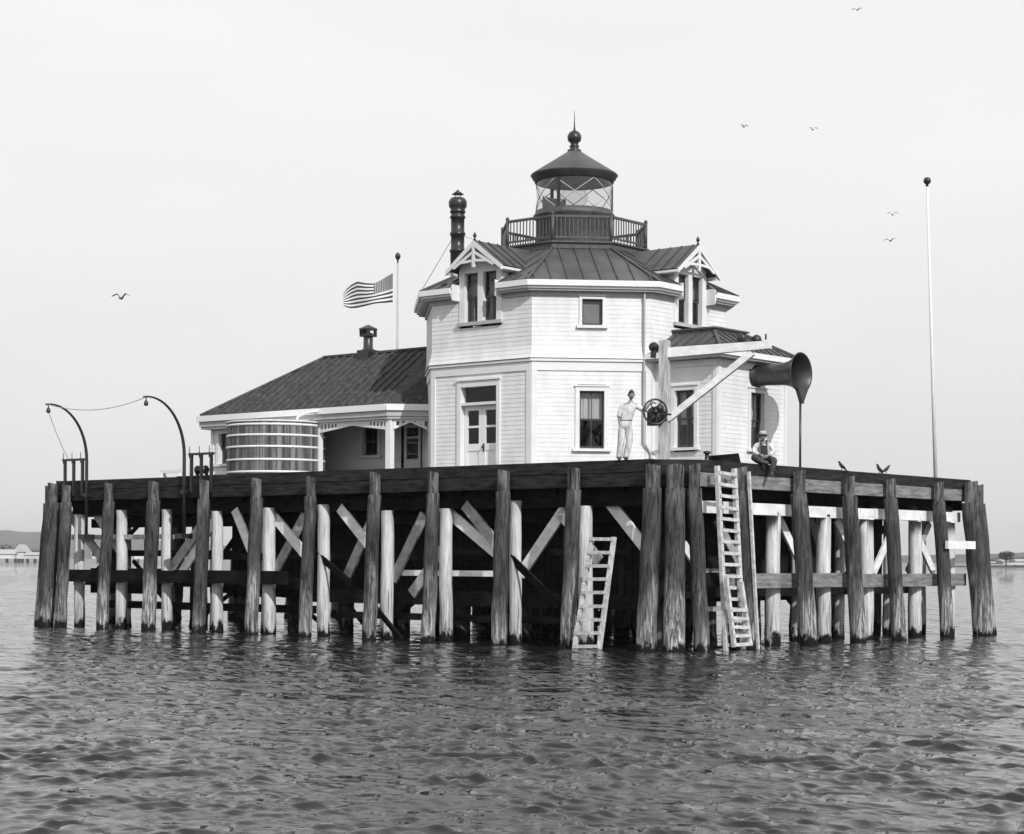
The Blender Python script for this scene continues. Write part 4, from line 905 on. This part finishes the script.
# ------------------------------------------------------------------ davits and their racks
def davit(yb, label, lean):
    t = thing('boat_davit', label, 'davit', (-.02, yb, 3.2), 'curved iron boat davits on the left end of the pier')
    pts = [(-.12, yb, 3.05), (-.12, yb, 4.9), (-.12, yb, 5.5)]
    for k in range(1, 15):
        a = math.radians(90 * k / 14); pts.append((-.12 - 1.50 * (1 - math.cos(a)), yb + lean * (1 - math.cos(a)), 5.5 + 1.74 * math.sin(a)))
    pts.append((-1.84, yb + lean * 1.15, 7.22))
    rad = [.05, .055, .055] + [.055 - .0018 * k for k in range(1, 15)] + [.03]
    MB().tube(pts, rad, 10).build('arm', M['iron'], t)
    e = Vector((-1.74, yb + lean * 1.1, 7.22)); b = MB(); b.tube([e, e - Vector((0, 0, .12))], .02, 6); b.lathe([(0, -.28), (.06, -.26), (.07, -.2), (.05, -.12), (0, -.1)], e, 10); b.build('tackle_block', M['iron'], t)
    MB().box(-.34, .1, yb - .16, yb + .16, 2.9, 3.06).build('heel_socket', M['iron'], t); MB().box(-.2, .02, yb - .09, yb + .09, 4.3, 4.42).build('bracket', M['iron'], t)
    return e
eA = davit(23.62, 'curved iron davit at the far left end of the pier', -.1)
eB = davit(18.76, 'curved iron davit nearer the water tank', -.1)
def rack(y0, y1, label):
    t = thing('belaying_rack', label, 'rail', (-.08, (y0 + y1) / 2, 4.5), 'small belaying racks beside the davits')
    MB().box(-.14, -.02, min(y0, y1), max(y0, y1), 5.50, 5.57).build('top_bar', M['iron'], t)
    for f_ in (.08, .5, .92):
        y = y0 + (y1 - y0) * f_; MB().box(-.12, -.04, y - .04, y + .04, 4.35, 5.498).build('leg', M['iron'], t); MB().tube([(-.08, y + .1, 5.42), (-.08, y + .1, 5.78)], [.02, .012], 6).build('pin', M['iron'], t)
rack(24.9, 23.8, 'thin iron belaying rack beside the far left davit'); rack(18.55, 17.45, 'thin iron belaying rack between second davit and the tank')
w0 = MB(); w0.lathe([(.0, -.2), (.14, -.2), (.14, -.17), (.07, -.16), (.07, .16), (.14, .17), (.14, .2), (0, .2)], (.15, 18.25, 5.05), 14, axis=(0, 1, 0)); w0.tube([(.15, 18.05, 5.05), (.15, 17.85, 5.05), (.15, 17.85, 5.25)], .02, 6); w0.beam((.15, 18.45, 4.5), (.15, 18.45, 5.1), .08, .08); w0.beam((.15, 18.02, 4.5), (.15, 18.02, 5.1), .08, .08)
tag(w0.build('rope_winch', M['iron']), 'small dark rope winch by the rack near the water tank', 'winch')
def sagwire(a, b, sag, r): 
    a, b = Vector(a), Vector(b); return [a.lerp(b, i / 16) - Vector((0, 0, sag * 4 * (i / 16) * (1 - i / 16))) for i in range(17)]
tag(MB().tube(sagwire(eA, eB, .28, 0), .011, 5).build('span_wire', M['rope']), 'thin sagging wire strung between the tips of the two davits', 'wire')
tag(MB().tube(sagwire(eA - Vector((0, 0, .2)), (-.1, 24.6, 5.55), .1, 0), .010, 5).build('tackle_rope', M['rope']), 'thin rope slanting from far left davit tip to its rack', 'rope')
# pale sawhorse
sh = thing('sawhorse', 'low pale wooden sawhorse on the deck between davit and tank', 'sawhorse', (1.5, 21.2, DK))
MB().box(1.44, 1.56, 20.65, 21.8, 5.08, 5.18).build('beam', M['white'], sh)
for y in (20.75, 21.7):
    for s in (-1, 1): MB().beam((1.5 + s * .03, y, 5.1), (1.5 + s * .25, y, DK), .06, .08, (0, 1, 0)).build('leg', M['white'], sh)

# ------------------------------------------------------------------ hoist
hb = Vector((1.02, 1.22, DK)); cr_ = thing('boat_hoist', 'white wooden boat hoist with slanted brace and iron hand wheel at the front corner', 'hoist', tuple(hb))
zt = 7.93; d = (RT * .92 - FW * .39).normalized(); d_perp = Vector((-d.y, d.x, 0))
MB().beam(hb, (hb.x, hb.y, zt + .06), .24, .24, d).build('post', M['hoistwood'], cr_)
b0 = hb - d * .12; MB().hexa([tuple(b0 + d_perp * sx * .11 + Vector((0, 0, zz - DK)) + d * L_) for zz, LL3 in ((0, 0),) for (L_, zz, sx) in ((0, zt - .40, -1), (2.95, zt - .26, -1), (2.95, zt - .26, 1), (0, zt - .40, 1), (0, zt - .14, -1), (2.95, zt - .06, -1), (2.95, zt - .06, 1), (0, zt - .14, 1))]).build('boom', M['whitewood'], cr_)
MB().beam(hb + Vector((0, 0, 5.95 - DK)) + d * .10, hb + d * 2.35 + Vector((0, 0, zt - .34 - DK)), .15, .17, (0, 0, 1)).build('brace', M['whitewood'], cr_)
tipb = MB(); tp_ = hb + d * 2.6 + Vector((0, 0, zt - .02 - DK)); tipb.lathe([(0, -.06), (.10, -.06), (.12, -.03), (.09, 0), (.12, .03), (.10, .06), (0, .06)], tp_ + Vector((0, 0, .06)) - d * .55, 14, axis=d_perp); MB().tube([tp_ + d * .1, tp_ + d * .1 + Vector((0, 0, .14))], .025, 6).build('eye_bolt', M['iron'], cr_); tipb.build('boom_sheave', M['iron'], cr_)
sv_ = MB(); q_ = hb - d * .30 + Vector((0, 0, zt - .10 - DK)); sv_.lathe([(0, -.05), (.11, -.05), (.13, -.03), (.09, 0), (.13, .03), (.11, .05), (0, .05)], q_, 18, axis=d_perp); sv_.beam(q_ - d * .02 - Vector((0, 0, .28)), q_ + d * .02, .12, .1, d_perp); sv_.build('post_sheave', M['iron'], cr_)
# hand wheel faces the viewer, on the post's left
wc = Vector(hb - d * .28 - FW * .42 + Vector((0, 0, 6.12 - DK))); axw = (-FW * .95 + RT * .3).normalized()
hwm = MB(); u = axw.orthogonal().normalized(); v = axw.cross(u); RW = .32; nn_ = 32
ringp = [wc + (u * math.cos(2 * math.pi * k / nn_) + v * math.sin(2 * math.pi * k / nn_)) * RW for k in range(nn_)]
vs = []; 
for k in range(nn_):
    o = (ringp[k] - wc).normalized()
    for j in range(6):
        a = 2 * math.pi * j / 6; vs.append(ringp[k] + (o * math.cos(a) + axw * math.sin(a)) * .026)
hwm.add(vs, [(k * 6 + j, k * 6 + (j + 1) % 6, ((k + 1) % nn_) * 6 + (j + 1) % 6, ((k + 1) % nn_) * 6 + j) for k in range(nn_) for j in range(6)], 0, True)
for k in range(6):
    a = 2 * math.pi * (k + .25) / 6; o = u * math.cos(a) + v * math.sin(a); pts = [wc + o * .05, wc + (o + (u * -math.sin(a) + v * math.cos(a)) * .18) * RW * .55, wc + o * RW]; hwm.tube(pts, [.028, .02, .018], 6)
hwm.lathe([(0, -.05), (.06, -.05), (.06, .06), (.03, .08), (0, .08)], wc, 14, axis=axw); hw = hwm.build('hand_wheel', M['iron'], cr_)
wn_ = MB(); dc = wc - axw * .18 + d * .08 - Vector((0, 0, .05)); wn_.lathe([(0, -.12), (.20, -.12), (.20, -.09), (.11, -.08), (.11, .08), (.20, .09), (.20, .12), (0, .12)], dc, 20, axis=axw); wn_.beam(dc - Vector((0, 0, .30)) - d * .05, dc - Vector((0, 0, .02)) - d * .05, .22, .30, d); wn_.tube([wc, wc - axw * .4], .03, 8); wn_.lathe([(0, -.02), (.09, -.02), (.09, .02), (0, .02)], wc - axw * .08 + d * .17 + Vector((0, 0, .10)), 12, axis=axw); wn_.beam(dc + d * .05, dc + d * .42 - Vector((0, 0, .02)), .05, .05); wn_.build('winch', M['iron'], cr_)
# small chest and post cap on the deck
bx_ = MB(); P0 = Vector((3.05, .62, 0))
bx_.add([(2.6, .5, DK), (3.7, .5, DK), (3.7, 1.1, DK), (2.6, 1.1, DK), (2.65, .55, 5.08), (3.5, .55, 5.16), (3.6, 1.0, 5.1), (2.65, 1.0, 5.06)], [(3, 2, 1, 0), (4, 5, 6, 7), (0, 1, 5, 4), (1, 2, 6, 5), (2, 3, 7, 6), (3, 0, 4, 7)])
tag(bx_.build('covered_chest', M['darkwood']), 'low dark tarp-covered chest on the deck below the corner window', 'chest')
cl = MB(); cl.tube([(2.0, .55, DK), (2.0, .55, 5.1)], .06, 8); cl.lathe([(0, 0), (.1, 0), (.1, .05), (0, .08)], (2.0, .55, 5.08), 10)
tag(cl.build('mooring_bollard', M['iron']), 'tiny iron bollard on the deck below the left corner window', 'bollard')

# ------------------------------------------------------------------ flagpoles and flag
fp = at(396.5, 66); g_p = thing('flagpole', 'white flagpole behind the house carrying the flying flag', 'flagpole', (fp.x, fp.y, DK))
MB().tube([(fp.x, fp.y, DK), (fp.x, fp.y, 12.35)], [.055, .034], 10).build('pole', M['greytrim'], g_p)
MB().lathe([(0, 12.35), (.03, 12.35), (.03, 12.44), (.08, 12.5), (.10, 12.57), (.08, 12.64), (0, 12.71)], (fp.x, fp.y, 0), 14).build('ball', M['iron'], g_p)
def flag():
    k = 29.47; Zf = 66
    tu = [0, .12, .25, .4, .52, .65, .75, .86, 1]; 
    top = [(391.5, 273), (386, 276), (380, 279.5), (373, 283.5), (366, 283.5), (356, 281.5), (350, 284), (345, 288), (341.5, 293.5)]
    bot = [(391.5, 302), (386, 302.5), (380, 303), (373, 304), (366, 305.5), (356, 307.3), (350, 307.5), (346, 307), (342.5, 305.8)]
    N = 52; rows = 13; vs = []; 
    def P(u, v):
        a = [np.interp(u, tu, [p[i] for p in top]) for i in (0, 1)]; b = [np.interp(u, tu, [p[i] for p in bot]) for i in (0, 1)]
        px, py = a[0] + (b[0] - a[0]) * v, a[1] + (b[1] - a[1]) * v
        dz = .14 * math.sin(u * 9 + v * 1.2) * u ** .5 + .10 * u
        q = CAM + FW * Zf + RT * ((px - 512) / k); z = CAM.z + (560 + .0044 * (px - 512) - py) / k
        q = q + FW * dz; return Vector((q.x, q.y, z))
    fl_ = MB()
    pts = [[P(i / N, j / 26) for i in range(N + 1)] for j in range(27)]
    base = [p for r in pts for p in r]; W_ = N + 1
    fl_.v = [tuple(p) for p in base]
    for j in range(26):
        for i in range(N):
            st_ = j // 2; u_ = (i + .5) / N
            mi = 2 if (u_ < .40 and st_ < 7) else (0 if st_ % 2 else 1)
            fl_.f.append([j * W_ + i, j * W_ + i + 1, (j + 1) * W_ + i + 1, (j + 1) * W_ + i]); fl_.mi.append(mi); fl_.sm.append(True)
    f_ob = fl_.build('flag', [M['flagw'], M['flagd'], M['flagc']])
    f_ob.location = (0, 0, 0)
    so_ = f_ob.modifiers.new('thickness', 'SOLIDIFY'); so_.thickness = .006; so_.offset = 0
    tag(f_ob, 'striped flag with starred canton blowing left from its pole', 'flag')
    s_ = MB()
    for r in range(6):
        for c in range(8):
            u_, v_ = .40 * (c + .6) / 8.2, (7 / 13) * (r + .65) / 6.3; ctr = P(u_, v_)
            ex = (P(u_ + .02, v_) - P(u_ - .02, v_)).normalized(); ey = Vector((0, 0, 1)); nn = ex.cross(ey).normalized()
            for sd in (-.008, .008):
                vs = [ctr + nn * sd + (ex * math.sin(math.pi * q / 5) + ey * math.cos(math.pi * q / 5)) * (.030 if q % 2 == 0 else .013) for q in range(10)]
                s_.add(vs, [tuple(range(10))])
    s_.build('stars', M['flagw'], f_ob)
flag()
P1 = CAM + FW * 59.8 + RT * ((935.5 - 512) / 1945 * 59.8); P2 = CAM + FW * 59.8 + RT * ((925.5 - 512) / 1945 * 59.8)
p2 = thing('tall_bare_pole', 'tall thin white pole with dark ball top at right end of pier, no flag', 'flagpole', (P1.x, P1.y, DK))
MB().tube([(P1.x, P1.y, DK), (P1.x + (P2.x - P1.x) * .45, P1.y + (P2.y - P1.y) * .42, 8.6), (P2.x, P2.y, 13.85)], [.06, .05, .032], 10).build('pole', M['trim'], p2)
MB().lathe([(0, 13.83), (.05, 13.83), (.04, 13.88), (.10, 13.93), (.12, 14.0), (.09, 14.08), (0, 14.11)], (P2.x, P2.y, 0), 14).build('ball', M['iron'], p2)

# ------------------------------------------------------------------ people
def skin_mesh(joints, edges, root, T, sub=2):
    names = list(joints); idx = {n: i for i, n in enumerate(names)}
    me = bpy.data.meshes.new('tmp'); me.from_pydata([T(*joints[n][:3]) for n in names], [(idx[a], idx[b]) for a, b in edges], []); o = bpy.data.objects.new('tmp', me); col.objects.link(o)
    o.modifiers.new('s', 'SKIN'); 
    for i, n in enumerate(names):
        v = me.skin_vertices[0].data[i]; r = joints[n][3]; v.radius = (r, r) if not hasattr(r, '__len__') else r; v.use_root = (n == root)
    s = o.modifiers.new('d', 'SUBSURF'); s.levels = s.render_levels = sub
    dg = bpy.context.evaluated_depsgraph_get(); e = o.evaluated_get(dg); m2 = bpy.data.meshes.new_from_object(e)
    bpy.data.objects.remove(o); bpy.data.meshes.remove(me)
    mb = MB(); mb.v = [tuple(v.co) for v in m2.vertices]; mb.f = [list(p.vertices) for p in m2.polygons]; mb.mi = [0] * len(mb.f); mb.sm = [True] * len(mb.f)
    bpy.data.meshes.remove(m2); return mb
def hand(mb, T, wrist, dir_, side, palm_n, curl=.5):
    """palm plus four fingers and a thumb, curled"""
    w_ = Vector(wrist); d = Vector(dir_).normalized(); n = Vector(palm_n); n = (n - d * n.dot(d)).normalized(); s = d.cross(n) * side
    g = lambda p: Vector(T(*p))
    mb.tube([g(w_ - d * .03), g(w_ + d * .02), g(w_ + d * .055), g(w_ + d * .09)], [.026, .030, .036, .030], 8)
    for k, (o, l) in enumerate(((-.030, .070), (-.010, .080), (.010, .075), (.029, .060))):
        b = w_ + d * .085 + s * o; pts = [b]; a = 0
        for j in range(3):
            a += curl * (.6 if j == 0 else 1); b = b + (d * math.cos(a) + n * math.sin(a)) * l / 3 * (1.1 - .1 * j); pts.append(b)
        mb.tube([g(p) for p in pts], [.0095, .009, .008, .0065], 6)
    b = w_ + d * .03 - s * .032; pts = [b, b + (d * .6 - s * .7) * .035, b + (d * .9 - s * .6 + n * .4) * .055, b + (d * 1.2 - s * .5 + n * .8) * .062]
    mb.tube([g(p) for p in pts], [.013, .011, .010, .007], 6)
def head(mb, T, c, yaw=0, tilt=0):
    """nose, brow, ears, eyes, mouth relief on the head centred at c (face towards -y local)"""
    def g(x, y, z):
        X = x * math.cos(yaw) - y * math.sin(yaw); Y = x * math.sin(yaw) + y * math.cos(yaw); return Vector(T(c[0] + X, c[1] + Y, c[2] + z))
    n = 16; m_ = 12; vs = []
    for i in range(m_ + 1):
        th = math.pi * i / m_
        for j in range(n):
            ph = 2 * math.pi * j / n; x, y, z = math.sin(th) * math.cos(ph) * .078, math.sin(th) * math.sin(ph) * .098, math.cos(th) * .120
            if z < -.02: k = 1 - .35 * ((-z - .02) / .1) ** 1.2; x *= k; y = y * (k + .1) - .012
            vs.append(g(x, y, z))
    mb.add(vs, [(i * n + j, i * n + (j + 1) % n, (i + 1) * n + (j + 1) % n, (i + 1) * n + j) for i in range(m_) for j in range(n)], 0, True)
    mb.tube([g(0, -.092, .022), g(0, -.112, -.012), g(0, -.118, -.03), g(0, -.095, -.038)], [.008, .012, .015, .008], 8)
    mb.tube([g(-.05, -.082, .035), g(0, -.098, .036), g(.05, -.082, .035)], [.008, .010, .008], 6)
    mb.tube([g(-.025, -.090, -.065), g(0, -.098, -.064), g(.025, -.090, -.065)], [.005, .008, .005], 6)
    for s in (-1, 1): mb.tube([g(s * .075, .0, .025), g(s * .088, .008, .015), g(s * .086, .005, -.015), g(s * .076, .0, -.03)], [.008, .014, .012, .006], 6)
    return g
def place(base, yaw):
    c, s = math.cos(yaw), math.sin(yaw); R2 = RT * c + FW * s; F2 = -RT * s + FW * c
    return lambda x, y, z: tuple(Vector(base) + R2 * x + F2 * y + Vector((0, 0, z)))
def loft(mb, T, rings, n=18, wob=.0):
    vs = []
    for k, (cx, cy, z, rx, ry) in enumerate(rings):
        for j in range(n):
            a = 2 * math.pi * j / n; w_ = 1 + wob * math.sin(3 * a + k * 1.7) + wob * .6 * math.sin(7 * a - k * 2.3)
            vs.append(T(cx + rx * w_ * math.cos(a), cy + ry * w_ * math.sin(a), z))
    mb.add(vs, [(i * n + j, i * n + (j + 1) % n, (i + 1) * n + (j + 1) % n, (i + 1) * n + j) for i in range(len(rings) - 1) for j in range(n)], 0, True)
def sleeve(mb, T, pts, rad): mb.tube([T(*p) for p in pts], rad, 12)
# standing man
base = Vector((.16, 1.82, 4.86)); T = place(base, .05)
t = thing('person', 'man in white shirt and pale trousers standing on the kerb, hand on the wheel', 'person', tuple(base))
J = dict(pel=(-.02, 0, .93, (.135, .105)), wai=(.02, 0, 1.08, (.125, .10)), che=(.06, 0, 1.28, (.150, .11)), sho=(.09, .0, 1.42, (.10, .085)), nec=(.115, -.01, 1.51, .055), hea=(.125, -.02, 1.60, .05),
         lhp=(-.10, 0, .88, .095), lkn=(-.14, -.04, .50, .062), lan=(-.17, .02, .10, .042), lft=(-.19, -.14, .045, .038),
         rhp=(.07, 0, .88, .095), rkn=(.09, -.07, .50, .062), ran=(.0, -.01, .10, .042), rft=(.0, -.17, .045, .038),
         ls=(-.10, 0, 1.40, .062), le=(-.18, .02, 1.10, .046), lw=(-.15, -.04, .86, .032),
         rs=(.28, 0, 1.41, .060), re=(.47, -.06, 1.28, .044), rw=(.63, -.12, 1.49, .030))
E_ = [('pel', 'wai'), ('wai', 'che'), ('che', 'sho'), ('sho', 'nec'), ('nec', 'hea'), ('pel', 'lhp'), ('lhp', 'lkn'), ('lkn', 'lan'), ('lan', 'lft'), ('pel', 'rhp'), ('rhp', 'rkn'), ('rkn', 'ran'), ('ran', 'rft'), ('sho', 'ls'), ('ls', 'le'), ('le', 'lw'), ('sho', 'rs'), ('rs', 're'), ('re', 'rw')]
mb = skin_mesh(J, E_, 'pel', T); hand(mb, T, J['lw'][:3], (.1, -.15, -1), 1, (.6, -.2, 0), .35); hand(mb, T, J['rw'][:3], (1, -.1, .15), -1, (0, -.1, -1), .75)
g = head(mb, T, (.13, -.03, 1.685), .15); body = mb.build('body', M['skin'], t)
def grow(names, k, add=.012): return {n: (J[n][0], J[n][1], J[n][2], tuple(r * k + add for r in (J[n][3] if hasattr(J[n][3], '__len__') else (J[n][3],) * 2))) for n in names}
def sub(E, names): return [e for e in E if e[0] in names and e[1] in names]
sh_ = MB(); loft(sh_, T, [(-.01, 0, 1.0, .150, .125), (0, 0, 1.05, .160, .130), (.03, 0, 1.15, .168, .135), (.055, 0, 1.27, .185, .138), (.08, 0, 1.37, .198, .130), (.09, 0, 1.42, .185, .115), (.10, 0, 1.46, .13, .09), (.112, -.005, 1.50, .068, .065), (.113, -.005, 1.515, .06, .058)], wob=.035)
sleeve(sh_, T, [(-.06, 0, 1.41), (-.105, 0, 1.37), (-.14, .01, 1.26), (-.165, .015, 1.16), (-.172, .015, 1.12)], [.07, .078, .072, .07, .066])
sleeve(sh_, T, [(.22, 0, 1.40), (.28, 0, 1.40), (.36, -.025, 1.355), (.43, -.045, 1.31)], [.07, .076, .068, .064]); sh_.build('shirt', M['shirt'], t)
tr_ = MB(); loft(tr_, T, [(0, 0, 1.045, .152, .128), (-.01, 0, .98, .160, .135), (-.02, 0, .90, .170, .140), (-.02, 0, .82, .165, .13), (-.02, 0, .78, .10, .08)], wob=.02)
for s_, P_ in ((-1, [(-.09, 0, .90), (-.105, -.01, .74), (-.13, -.04, .50), (-.15, -.01, .30), (-.165, .02, .12), (-.17, .015, .06)]), (1, [(.055, 0, .90), (.07, -.03, .74), (.085, -.07, .50), (.045, -.04, .30), (.005, -.01, .12), (.0, -.02, .06)])):
    sleeve(tr_, T, P_, [.10, .105, .088, .084, .078, .080])
tr_.build('trousers', M['trous'], t)
MB().tube([T(-.16, -.0, 1.035), T(-.11, -.095, 1.03), T(0, -.135, 1.03), T(.11, -.095, 1.03), T(.16, 0, 1.035), T(.11, .095, 1.035), T(0, .135, 1.035), T(-.11, .095, 1.035), T(-.16, 0, 1.035)], .013, 6).build('belt', M['shoe'], t)
s_ = MB()
for a, b in (('lan', 'lft'), ('ran', 'rft')):
    p, q = J[a], J[b]; s_.tube([T(p[0], p[1] + .04, .05), T(p[0], p[1], .055), T(q[0], q[1], .045), T(q[0] - .005, q[1] - .06, .035)], [.045, .05, .045, .025], 10)
s_.build('shoes', M['shoe'], t)
hr_ = MB(); n = 14; vs = []
for i in range(7):
    th = .50 * math.pi * i / 6
    for j in range(n):
        ph = 2 * math.pi * j / n; fwd = max(0, -math.sin(ph)); zc = math.cos(th) * .130 - (.0 if fwd > .3 else .03) * (i / 6) + .01; rr2 = math.sin(th)
        vs.append(g(rr2 * math.cos(ph) * .087, rr2 * math.sin(ph) * .106 + .006, zc + (.03 * fwd * (i / 6))))
hr_.add(vs, [(i * n + j, i * n + (j + 1) % n, (i + 1) * n + (j + 1) % n, (i + 1) * n + j) for i in range(6) for j in range(n)], 0, True); hr_.build('hair', M['hair'], t)
# seated man
base = Vector((3.98, .06, 4.86)); T = place(base, .0)
t = thing('person', 'man in hat and dark overalls sitting on the kerb, one leg dangling', 'person', tuple(base))
J = dict(pel=(0, .08, .12, (.15, .12)), wai=(.0, .09, .28, (.13, .11)), che=(-.01, .04, .42, (.155, .115)), sho=(-.02, .0, .53, (.10, .085)), nec=(-.03, -.05, .60, .055), hea=(-.04, -.07, .67, .05),
         lhp=(-.12, .04, .11, .10), lkn=(-.33, -.26, .20, .075), lan=(-.10, -.34, .06, .048), lft=(.02, -.38, .03, .040),
         rhp=(.12, .04, .11, .10), rkn=(.24, -.30, .12, .075), ran=(.16, -.32, -.24, .050), rft=(.15, -.45, -.29, .042),
         ls=(-.21, .0, .51, .062), le=(-.30, -.10, .33, .048), lw=(-.12, -.28, .24, .032),
         rs=(.17, .0, .51, .062), re=(.27, -.12, .34, .048), rw=(.06, -.30, .22, .032))
mb = skin_mesh(J, E_, 'pel', T); hand(mb, T, J['lw'][:3], (.8, -.3, -.35), 1, (0, .2, -1), .6); hand(mb, T, J['rw'][:3], (-.8, -.3, -.2), -1, (0, .2, -1), .6)
g = head(mb, T, (-.045, -.085, .735), .1); mb.build('body', M['skin'], t)
nm = ['wai', 'che', 'sho', 'ls', 'le', 'lw', 'rs', 're', 'rw']; jj = grow(nm, 1.05, .014); jj['lw'] = (-.15, -.24, .25, (.045, .045)); jj['rw'] = (.09, -.27, .235, (.045, .045))
skin_mesh(jj, sub(E_, nm), 'che', T).build('shirt', M['shirt'], t)
nm = ['pel', 'wai', 'lhp', 'lkn', 'lan', 'rhp', 'rkn', 'ran']; jj = grow(nm, 1.05, .02); jj['wai'] = (0, .09, .28, (.15, .128))
ov = skin_mesh(jj, sub(E_, nm), 'pel', T)
ov.hexa([T(x, y, z) for x, y, z in ((-.11, -.09, .24), (.10, -.09, .24), (.10, -.04, .24), (-.11, -.04, .24), (-.10, -.155, .50), (.07, -.155, .50), (.07, -.10, .50), (-.10, -.10, .50))])
for s in (-1, 1): ov.tube([T(-.015 + s * .07, -.14, .49), T(-.015 + s * .085, -.08, .63), T(-.015 + s * .08, .05, .66), T(0, .17, .45)], .016, 6)
ov.build('overalls', M['denim'], t)
s_ = MB()
for a, b in (('lan', 'lft'), ('ran', 'rft')):
    p, q = Vector(J[a][:3]), Vector(J[b][:3]); dd = (q - p).normalized(); s_.tube([T(*(p - dd * .05)), T(*p), T(*q), T(*(q + dd * .06))], [.045, .055, .05, .028], 10)
s_.build('boots', M['shoe'], t)
ht = MB(); gc = Vector(g(0, .0, .045))
ht.lathe([(.0, .0), (.150, -.012), (.155, -.004), (.095, .012), (.095, .045)], gc, 22); ht.build('hat_brim', M['denim'], t)
ht = MB(); ht.lathe([(.096, .035), (.096, .075), (.083, .108), (.05, .115), (.03, .10), (0, .095)], gc, 22); ht.build('hat_crown', M['hatm'], t)

# ------------------------------------------------------------------ birds
def perched(x, y, z, yaw, tilt, label):
    t = thing('perched_bird', label, 'bird', (x, y, z), 'small dark birds on the right kerb'); F3 = Matrix.Rotation(yaw, 3, 'Z') @ Matrix.Rotation(-tilt, 3, 'Y')
    q = lambda a, b, c: tuple(Vector((x, y, z + .13)) + F3 @ Vector((a, b, c)))
    mb = MB(); mb.tube([q(-.17, 0, -.01), q(-.10, 0, 0), q(-.03, 0, .0), q(.05, 0, .012), q(.09, 0, .035), q(.125, 0, .05), q(.15, 0, .045), q(.185, 0, .038)], [.012, .03, .052, .05, .034, .034, .018, .003], 10)
    mb.hexa([q(-.30, -.02, -.02), q(-.14, -.025, -.01), q(-.14, .025, -.01), q(-.30, .02, -.02), q(-.30, -.02, -.01), q(-.14, -.025, .008), q(-.14, .025, .008), q(-.30, .02, -.01)])
    mb.build('body', M['bird'], t)
    for s in (-1, 1): MB().tube([q(-.01, s * .02, -.03), (x, y + s * .02, z)], .006, 5).build('leg', M['bird'], t)
    w2 = MB()
    for s in (-1, 1): w2.tube([q(.04, s * .045, .015), q(-.05, s * .055, .01), q(-.17, s * .03, -.005)], [.012, .022, .005], 6)
    w2.build('wings', M['bird'], t)
perched(8.15, .12, 4.86, math.radians(150), .6, 'dark bird perched on kerb nearest the seated man')
perched(10.3, .12, 4.86, math.radians(160), .7, 'middle dark bird perched on the right kerb, upright')
perched(10.75, .14, 4.86, math.radians(-40), .5, 'dark bird perched on kerb nearest the bare pole')
def flying(px, py, Z, span, yaw, up, label):
    q = CAM + FW * Z + RT * ((px - 512) / 1945 * Z); z = CAM.z + (560 + .0044 * (px - 512) - py) / 1945 * Z
    t = thing('flying_gull', label, 'bird', (q.x, q.y, z), 'gulls in the sky'); F3 = Matrix.Rotation(yaw, 3, 'Z')
    P = lambda a, b, c: tuple(Vector((q.x, q.y, z)) + F3 @ Vector((a, b, c)))
    MB().tube([P(-.28, 0, 0), P(-.12, 0, 0), P(.05, 0, .01), P(.18, 0, .03), P(.27, 0, .02)], [.02, .06, .07, .045, .006], 8).build('body', M['gull'], t)
    for s in (-1, 1):
        h = span / 2
        vs = [P(.10, s * .04, .02), P(-.08, s * .04, .02), P(-.06, s * h * .5, up * h), P(.12, s * h * .5, up * h), P(-.12, s * h, up * h * .45), P(.0, s * h, up * h * .45)]
        up2 = [tuple(Vector(v) + Vector((0, 0, .015))) for v in vs]
        MB().add(vs + up2, [(0, 1, 2, 3), (3, 2, 4, 5), (6, 9, 8, 7), (9, 11, 10, 8), (0, 3, 9, 6), (3, 5, 11, 9), (1, 7, 8, 2), (2, 8, 10, 4), (5, 4, 10, 11)]).build('wing', M['gull'], t)
for i, a in enumerate([(120, 298.5, 110, 1.1, .4, .5, 'lone gull low in the left sky beside the flag'), (742, 127, 240, 1.2, 1.2, .5, 'left one of the two small gulls right of the lantern'), (811, 130, 230, 1.2, .9, .55, 'right one of two small gulls between the lantern and bare pole top'),
                       (855, 10, 200, 1.2, .2, .3, 'gull at the very top of the sky'), (891, 215, 170, 1.0, .5, .5, 'upper gull of the pair left of the bare pole'), (889, 241, 170, 1.1, .1, .4, 'lower gull of the pair left of the bare pole')]): flying(*a)

# ------------------------------------------------------------------ sea air: even haze round everything
hz_ = MB(); c0 = CAM + FW * 3300
def cw(x, y, z): q = CAM + FW * y + RT * x; return (q.x, q.y, z)
hz_.hexa([cw(-4200, -300, -6), cw(4200, -300, -6), cw(4200, 7600, -6), cw(-4200, 7600, -6), cw(-4200, -300, 112), cw(4200, -300, 112), cw(4200, 7600, 112), cw(-4200, 7600, 112)])
hzo = hz_.build('haze', []) if False else None
HZ = bpy.data.materials.new('sea_haze'); HZ.use_nodes = True; n = HZ.node_tree; n.nodes.clear()
o_ = n.nodes.new('ShaderNodeOutputMaterial'); pv = n.nodes.new('ShaderNodeVolumePrincipled'); pv.inputs['Color'].default_value = (.95, .95, .95, 1); pv.inputs['Density'].default_value = .00011; pv.inputs['Anisotropy'].default_value = .2
n.links.new(pv.outputs[0], o_.inputs['Volume']); hzo = hz_.build('haze', HZ); hzo['kind'] = 'stuff'
